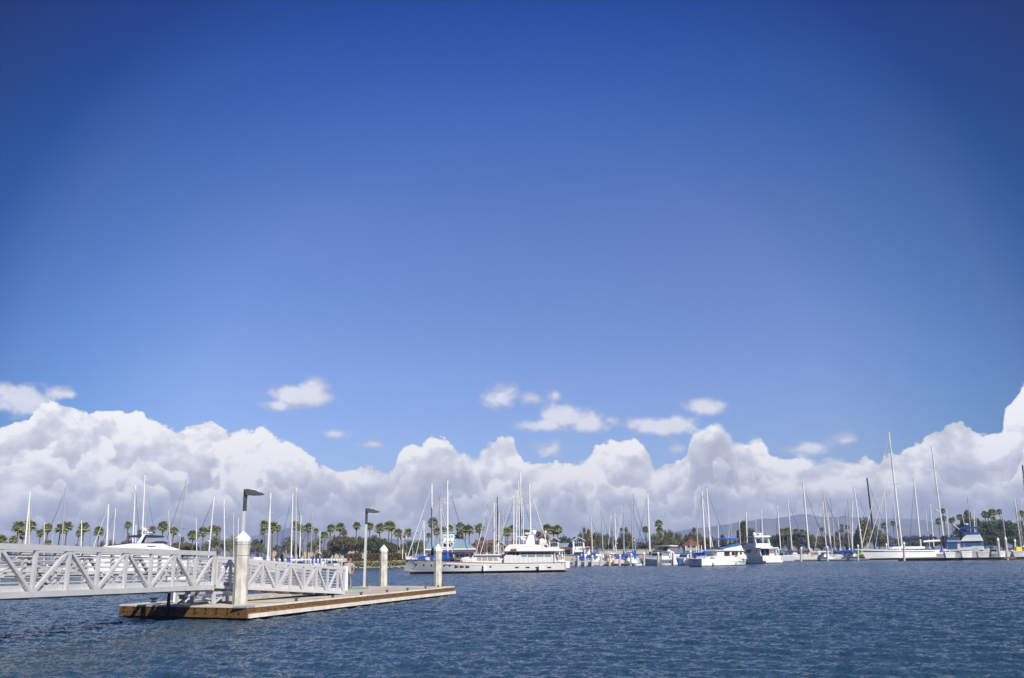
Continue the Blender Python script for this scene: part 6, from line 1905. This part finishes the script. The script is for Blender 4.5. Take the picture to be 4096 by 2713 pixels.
# rust-red pergolas
def pergola(label, px0, px1, yt_, D, dep=5):
    pc = (px0 + px1) / 2
    t = bld('pergola', label, 'pergola', pc, D, 0, 'rust-red pergolas')
    w_ = mspan(px0, px1, D); h = zat(pc, yt_, D)
    n_ = max(2, int(w_ / 2.6))
    for k in range(n_ + 1):
        x = -w_ / 2 + k * w_ / n_
        for y in (0, dep):
            m_ = MB(); m_.bar((x, y, 0), (x, y, h - .2), .22); m_.build('post', 'steel_red', t)
        m_ = MB(); m_.bar((x, -.6, h), (x, dep + .6, h), .16, .25); m_.build('rafter', 'steel_red', t)
    for y in (0, dep):
        for z in (h - .28, h - 1.0):
            m_ = MB(); m_.bar((-w_ / 2 - .3, y, z), (w_ / 2 + .3, y, z), .14, .26); m_.build('beam', 'steel_red', t)
pergola('rust-red steel pergola right of the blue metal roof', 1904, 1972, 2159, 294)
pergola('second rust-red pergola behind the masts above the yacht deckhouse', 2026, 2072, 2164, 296)
pergola('rust-red pergola between the yacht radar mast and the red-framed house', 2114, 2154, 2163, 296)
t = bld('gabled_house', 'white-fronted house in a rust-red gabled frame behind the flybridge', 'building', 2177, 296)
w_ = mspan(2157, 2198, 296); h = zat(2177, 2148, 296); hr = zat(2177, 2139, 296)
gable(t, w_ * .86, h - .3, hr - .3, 7, 'house_white', 'steel_red')
for s in (1, -1):
    m_ = MB(); m_.bar((s * w_ / 2, -.6, 0), (s * w_ / 2, -.6, h), .5, .5); m_.build('post', 'steel_red', t)
    m_ = MB(); m_.bar((s * w_ / 2, -.6, h), (0, -.6, hr), .45, .6, (0, 1, 0)); m_.build('rafter', 'steel_red', t)
t = bld('gabled_house', 'small grey gable-ended shed between the masts left of the deckhouse', 'building', 2004, 298)
w_ = mspan(1985, 2022, 298)
gable(t, w_, zat(2004, 2184, 298), zat(2004, 2168, 298), 7, 'house_grey', 'house_white')
# red roofed gazebo
t = bld('gazebo', 'red tiled pyramid-roofed gazebo behind the blue tarpaulin boats', 'gazebo', 2776, 300)
w_ = mspan(2738, 2814, 300); h = zat(2776, 2183, 300); hr = zat(2776, 2156, 304)
m_ = MB(); m_.box((0, 4, h / 2), (w_ * .72, 5, h)); m_.build('wall', 'house_grey', t)
m_ = MB(); m_.lathe([(w_ / 2 * 1.02, h - .15), (w_ / 2 * 1.02, h), (w_ * .28, h + (hr - h) * .45), (.1, hr)], 8, (0, 4, 0), .39); rf = m_.build('roof', 'tile_red', t)
for k in range(8):
    a = k * math.pi / 4 + .39
    m_ = MB(); m_.tube([(w_ / 2 * 1.02 * math.cos(a), 4 + w_ / 2 * 1.02 * math.sin(a), h + .05), (w_ * .28 * math.cos(a), 4 + w_ * .28 * math.sin(a), h + (hr - h) * .45 + .05), (0, 4, hr + .1)], .12, 5); m_.build('hip_tiles', 'tile_red', rf)
for k in range(4):
    m_ = MB(); m_.bar((-w_ * .42 + k * w_ * .28, -.2, 0), (-w_ * .42 + k * w_ * .28, -.2, h), .22); m_.build('post', 'house_white', t)

# sea wall right of the yacht
t0_ = W(2395, 280, 0); 
t = thing('sea_wall', 'pale concrete sea wall under the white pavilions', 'sea wall', W(2440, 281, 0))
m_ = MB(); ww = mspan(2235, 2660, 281); m_.box((0, .6, 1.2), (ww, 1.2, 3.2)); m_.build('wall', 'stucco', t)
m_ = MB(); m_.box((0, .5, 2.86), (ww, 1.5, .14)); m_.build('coping', 'concrete', t)

# flags and poles on the shore
def flagpole(label, px, pyt, D, flags):
    b = gz(px, D); h = P(px, pyt, D).z - LZ
    t = thing('flagpole', label, 'flagpole', b)
    m_ = MB(); m_.tube([(0, 0, 0), (0, 0, h)], [.09, .05], 6); m_.build('pole', 'mast_white', t)
    for y0_, y1_, wpx, mt_, stripes in flags:
        z1_, z0_ = P(px, y0_, D).z - LZ, P(px, y1_, D).z - LZ
        w2 = wpx * D / 3608
        m_ = MB(); n_ = 13 if stripes else 1
        for k in range(n_):
            m_.m = (k % 2) if stripes else 0
            za, zb2 = z1_ - (z1_ - z0_) * k / n_, z1_ - (z1_ - z0_) * (k + 1) / n_
            for j in range(6):
                xa, xb_ = w2 * j / 6, w2 * (j + 1) / 6
                ya, yb2 = .22 * math.sin(j * 1.1), .22 * math.sin((j + 1) * 1.1)
                m_.add([(xa, ya, za - xa * .12), (xb_, yb2, za - xb_ * .12), (xb_, yb2, zb2 - xb_ * .12), (xa, ya, zb2 - xa * .12)], [(0, 1, 2, 3)])
        fl_ = m_.build('flag', [mt_, 'canvas_white'], t)
        if stripes:
            m_ = MB(); zc = z1_ - (z1_ - z0_) * 7 / 13
            m_.add([(0, -.03, z1_), (w2 * .4, .15, z1_ - .1), (w2 * .4, .15, zc - .1), (0, -.03, zc)], [(0, 1, 2, 3)])
            m_.v = [(a, b_ - .08, c) for a, b_, c in m_.v]
            m_.build('star_field', 'flag_blue', fl_)
flagpole('tall white flagpole with striped flag left of the yacht bow', 1611, 2112, 284, [(2120, 2128, 8, 'sky_flag', False), (2142, 2158, 17, 'flag_red', True)])
flagpole('thin pole with a small red pennant left of the striped flag', 1598, 2146, 288, [(2151, 2158, 8, 'flag_red', False)])
def street_lamp(label, px, pyt, D, double=True):
    b = gz(px, D); h = P(px, pyt, D).z - LZ
    t = thing('street_lamp', label, 'street lamp', b, 0, 'street lamps on the shore')
    m_ = MB(); m_.tube([(0, 0, 0), (0, 0, h)], [.12, .07], 6); m_.build('pole', 'galv', t)
    m_ = MB(); m_.tube([(0, 0, h - .1), (.5, 0, h + .15), (1.3, 0, h + .1)], .05, 5); m_.build('arm', 'galv', t)
    m_ = MB(); m_.box((1.45, 0, h + .05), (.7, .3, .18)); m_.build('lamp_head', 'lamp_grey', t)
    if double:
        m_ = MB(); m_.box((-.5, 0, h + .05), (.9, .4, .2)); m_.build('lamp_head', 'lamp_grey', t)
for lb_, px, py, D in (('dark flat-topped street lamp between the yacht bow and striped flag', 1650, 2133, 286), ('street lamp behind the corner pile', 1019, 2139, 320),
                       ('street lamp above the gangway left of the corner pile', 707, 2116, 310), ('street lamp between the third and fourth masts of the ramp', 2238, 2140, 305),
                       ('curved street lamp right of the white pavilions', 2340, 2130, 305), ('street lamp among the trees left of the trawler', 2549, 2180, 320)):
    street_lamp(lb_, px, py, D, px == 1650)

# ------------------------------------------------------------------ marina docks, piles and dock gear
def long_dock(label, px0, D0, px1, D1, wd=2.2, z=.5, material='far_dock'):
    a, b = W(px0, D0), W(px1, D1)
    mid = (a + b) / 2; rz = math.atan2(b.y - a.y, b.x - a.x); L = math.hypot(b.x - a.x, b.y - a.y)
    t = thing('marina_dock', label, 'dock', mid, rz, 'marina docks')
    m_ = MB(); m_.box((0, wd / 2, z - .06), (L, wd, .12)); m_.build('deck', 'far_dock', t)
    m_ = MB(); m_.box((0, wd / 2, z - .5), (L - .06, wd - .06, .76)); m_.build('float', 'dock_dark', t)
    m_ = MB(); m_.box((0, -.04, z - .13), (L, .08, .22)); m_.build('fender_strip', material, t)
long_dock('marina dock under the row of sailboats left of the trawler', 2290, 226, 2770, 206, 1.8)
long_dock('marina dock in front of the right-hand sailboats', 3180, 252, 3480, 248, 1.6)
long_dock('dark dock with white dock boxes on the right', 3592, 214, 4008, 203, 3.0, .62, 'dock_dark')
long_dock('dark dock stub running off the right edge', 4010, 206, 4300, 202, 3.0, .62, 'dock_dark')
long_dock('marina dock behind the level gangway', -200, 178, 640, 186, 1.8)
long_dock('marina dock along the row of piles behind the ramp', 950, 180, 1375, 246, 1.8)
p = W(4035, 202.2); t = MB(); t.box((0, 0, 0), (2.9, .5, .34)); o = t.build('timber_baulk', 'timber'); o.location = (p.x, p.y - .3, .42)
o['label'] = 'yellowish timber baulk at the foot of the leaning pile on the right dock'; o['category'] = 'timber'
PR = sorted([(1094, 190, 8.5), (1116, 192, 8.2), (1139, 194, 8), (1163, 198, 7.6), (1183, 202, 7.4), (1204, 207, 7.2), (1221, 211, 7), (1241, 216, 6.8), (1255, 220, 6.6), (1270, 224, 6.4), (1284, 228, 6.2), (1299, 231, 6), (1311, 236, 5.6), (1323, 234, 5.8), (1335, 244, 5.0), (1345, 240, 5.6), (1357, 243, 5.4), (1366, 246, 5.2)])
PROTO = pile('mooring_pile', W(PR[0][0], PR[0][1] - 1.2, 0), .24, 3.0, 'slim white-capped pile, first from left in the row seen over the ramp', group='slim piles in the row seen over the ramp', bands=False, depth=1.5)
PROTO.scale = (1, 1, (W(PR[0][0], 190, 0) and (P(PR[0][0], 2233, 190).z / 3.0)))
for i, (px, D, wd_) in enumerate(PR[1:], 1):
    ytop = 2233 + (px - 1094) * .012
    h = P(px, ytop, D).z
    dup(PROTO, W(px, D - 1.2, 0), .35, 'slim white-capped pile, %s from left in the row seen over the ramp' % ORD[i], 'slim piles in the row seen over the ramp', (1, 1, h / 3.0))
for i, (px, yt_, D) in enumerate([(2228, 2219, 222), (2248, 2219, 220), (2312, 2223, 221), (2339, 2223, 220), (2368, 2221, 219), (2402, 2220, 217), (2438, 2219, 216), (2478, 2217, 215), (2523, 2213, 213), (2576, 2209, 210), (2633, 2207, 208), (2692, 2205, 206), (2761, 2200, 202)]):
    b = W(px, D - 1.0, 0); h = P(px - 2, yt_, D).z
    lean = (P(px - (3 if px > 2550 else 0), yt_, D).x - b.x)
    r = dup(PROTO, b, .35, 'white-capped pile, %s from left along the dock left of the trawler' % ORD[i], 'piles along the dock left of the trawler', (1.12, 1.12, h / 3.0))
    r.rotation_euler = (0, math.atan2(lean, h), .35 * 0)
for i, (px, pxt, yt_, D) in enumerate([(3113, 3111, 2193, 262), (3204, 3201, 2187, 249), (3310, 3305, 2183, 249), (3432, 3427, 2177, 247), (3545, 3541, 2172, 280), (3617, 3610, 2166, 213), (4000, 3983, 2150, 207), (4030, 4013, 2146, 206), (4057, 4053, 2154, 240)]):
    b = W(px, D - .8, 0); tp = P(pxt, yt_, D); h = tp.z
    r = dup(PROTO, b, 0, 'white-capped pile, %s from left right of the stern-on motor yacht' % ORD[i], 'piles right of the stern-on motor yacht', (1.15, 1.15, h / 3.0))
    r.rotation_euler = (0, math.atan2(tp.x - b.x, h), 0)
# dock boxes
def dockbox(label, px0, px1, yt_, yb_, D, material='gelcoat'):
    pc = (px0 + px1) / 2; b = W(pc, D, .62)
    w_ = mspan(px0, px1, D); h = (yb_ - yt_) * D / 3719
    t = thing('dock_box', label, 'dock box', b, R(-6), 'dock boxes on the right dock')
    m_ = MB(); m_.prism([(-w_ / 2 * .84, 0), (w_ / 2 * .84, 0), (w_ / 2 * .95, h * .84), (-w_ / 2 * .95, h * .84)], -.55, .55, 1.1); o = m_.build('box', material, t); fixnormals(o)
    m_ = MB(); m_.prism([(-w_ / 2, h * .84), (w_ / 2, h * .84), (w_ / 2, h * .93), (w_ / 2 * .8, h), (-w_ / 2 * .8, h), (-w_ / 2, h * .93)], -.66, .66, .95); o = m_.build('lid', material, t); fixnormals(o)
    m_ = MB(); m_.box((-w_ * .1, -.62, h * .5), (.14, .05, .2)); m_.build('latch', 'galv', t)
dockbox('white dock box, first and leftmost of the boxes on the right dock', 3779, 3820, 2206, 2229, 208)
dockbox('white dock box before the bow of the blue canvas trawler', 3845, 3887, 2204, 2229, 207)
dockbox('grey dock box right of the two white ones', 3909, 3954, 2202, 2226, 206, 'gelcoat_grey')
dockbox('white dock box between the two leaning piles', 3999, 4018, 2199, 2222, 209)
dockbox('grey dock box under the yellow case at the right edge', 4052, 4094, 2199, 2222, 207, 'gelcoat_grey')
p = W(4068, 208.6, 0)
t = thing('yellow_case', 'bright yellow case on the grey dock box at the right edge', 'case', (p.x, 207.4, .62 + 23 * 207 / 3719 + .03))
m_ = MB(); m_.box((0, 0, .40), (1.25, .7, .80)); m_.build('case_body', 'yellow', t)
m_ = MB(); m_.box((0, 0, .83), (1.3, .75, .08)); m_.build('lid', 'yellow', t)
# ring buoys hung on rails
for lb_, px, py, D in (('orange life ring on the rail of the fourth sailboat left of the cruiser', 2454, 2236, 219.5), ('orange-yellow life ring at the stern of a sailboat in the right-hand row', 3249, 2217, 255)):
    c = P(px, py, D)
    m_ = MB(); m_.tube([(.42 * math.cos(a * .524), 0, .5 * math.sin(a * .524)) for a in range(13)], .14, 8)
    o = m_.build('life_ring', 'orange'); o.location = c; o['label'] = lb_; o['category'] = 'life ring'

# ------------------------------------------------------------------ the air
hm = bpy.data.materials.new('haze_air')
hm.use_nodes = True
hn = hm.node_tree
hn.nodes.clear()
ho = hn.nodes.new('ShaderNodeOutputMaterial')
hv = hn.nodes.new('ShaderNodeVolumePrincipled')
hv.inputs['Color'].default_value = (.45, .60, 1.0, 1)
hv.inputs['Density'].default_value = 0.00026
hv.inputs['Anisotropy'].default_value = 0.0
hn.links.new(hv.outputs[0], ho.inputs['Volume'])
M['haze_air'] = hm
hb_ = MB(); hb_.box((0, 2080, 95), (9000, 4400, 200))
hz_o = hb_.build('haze', 'haze_air', kind='stuff')
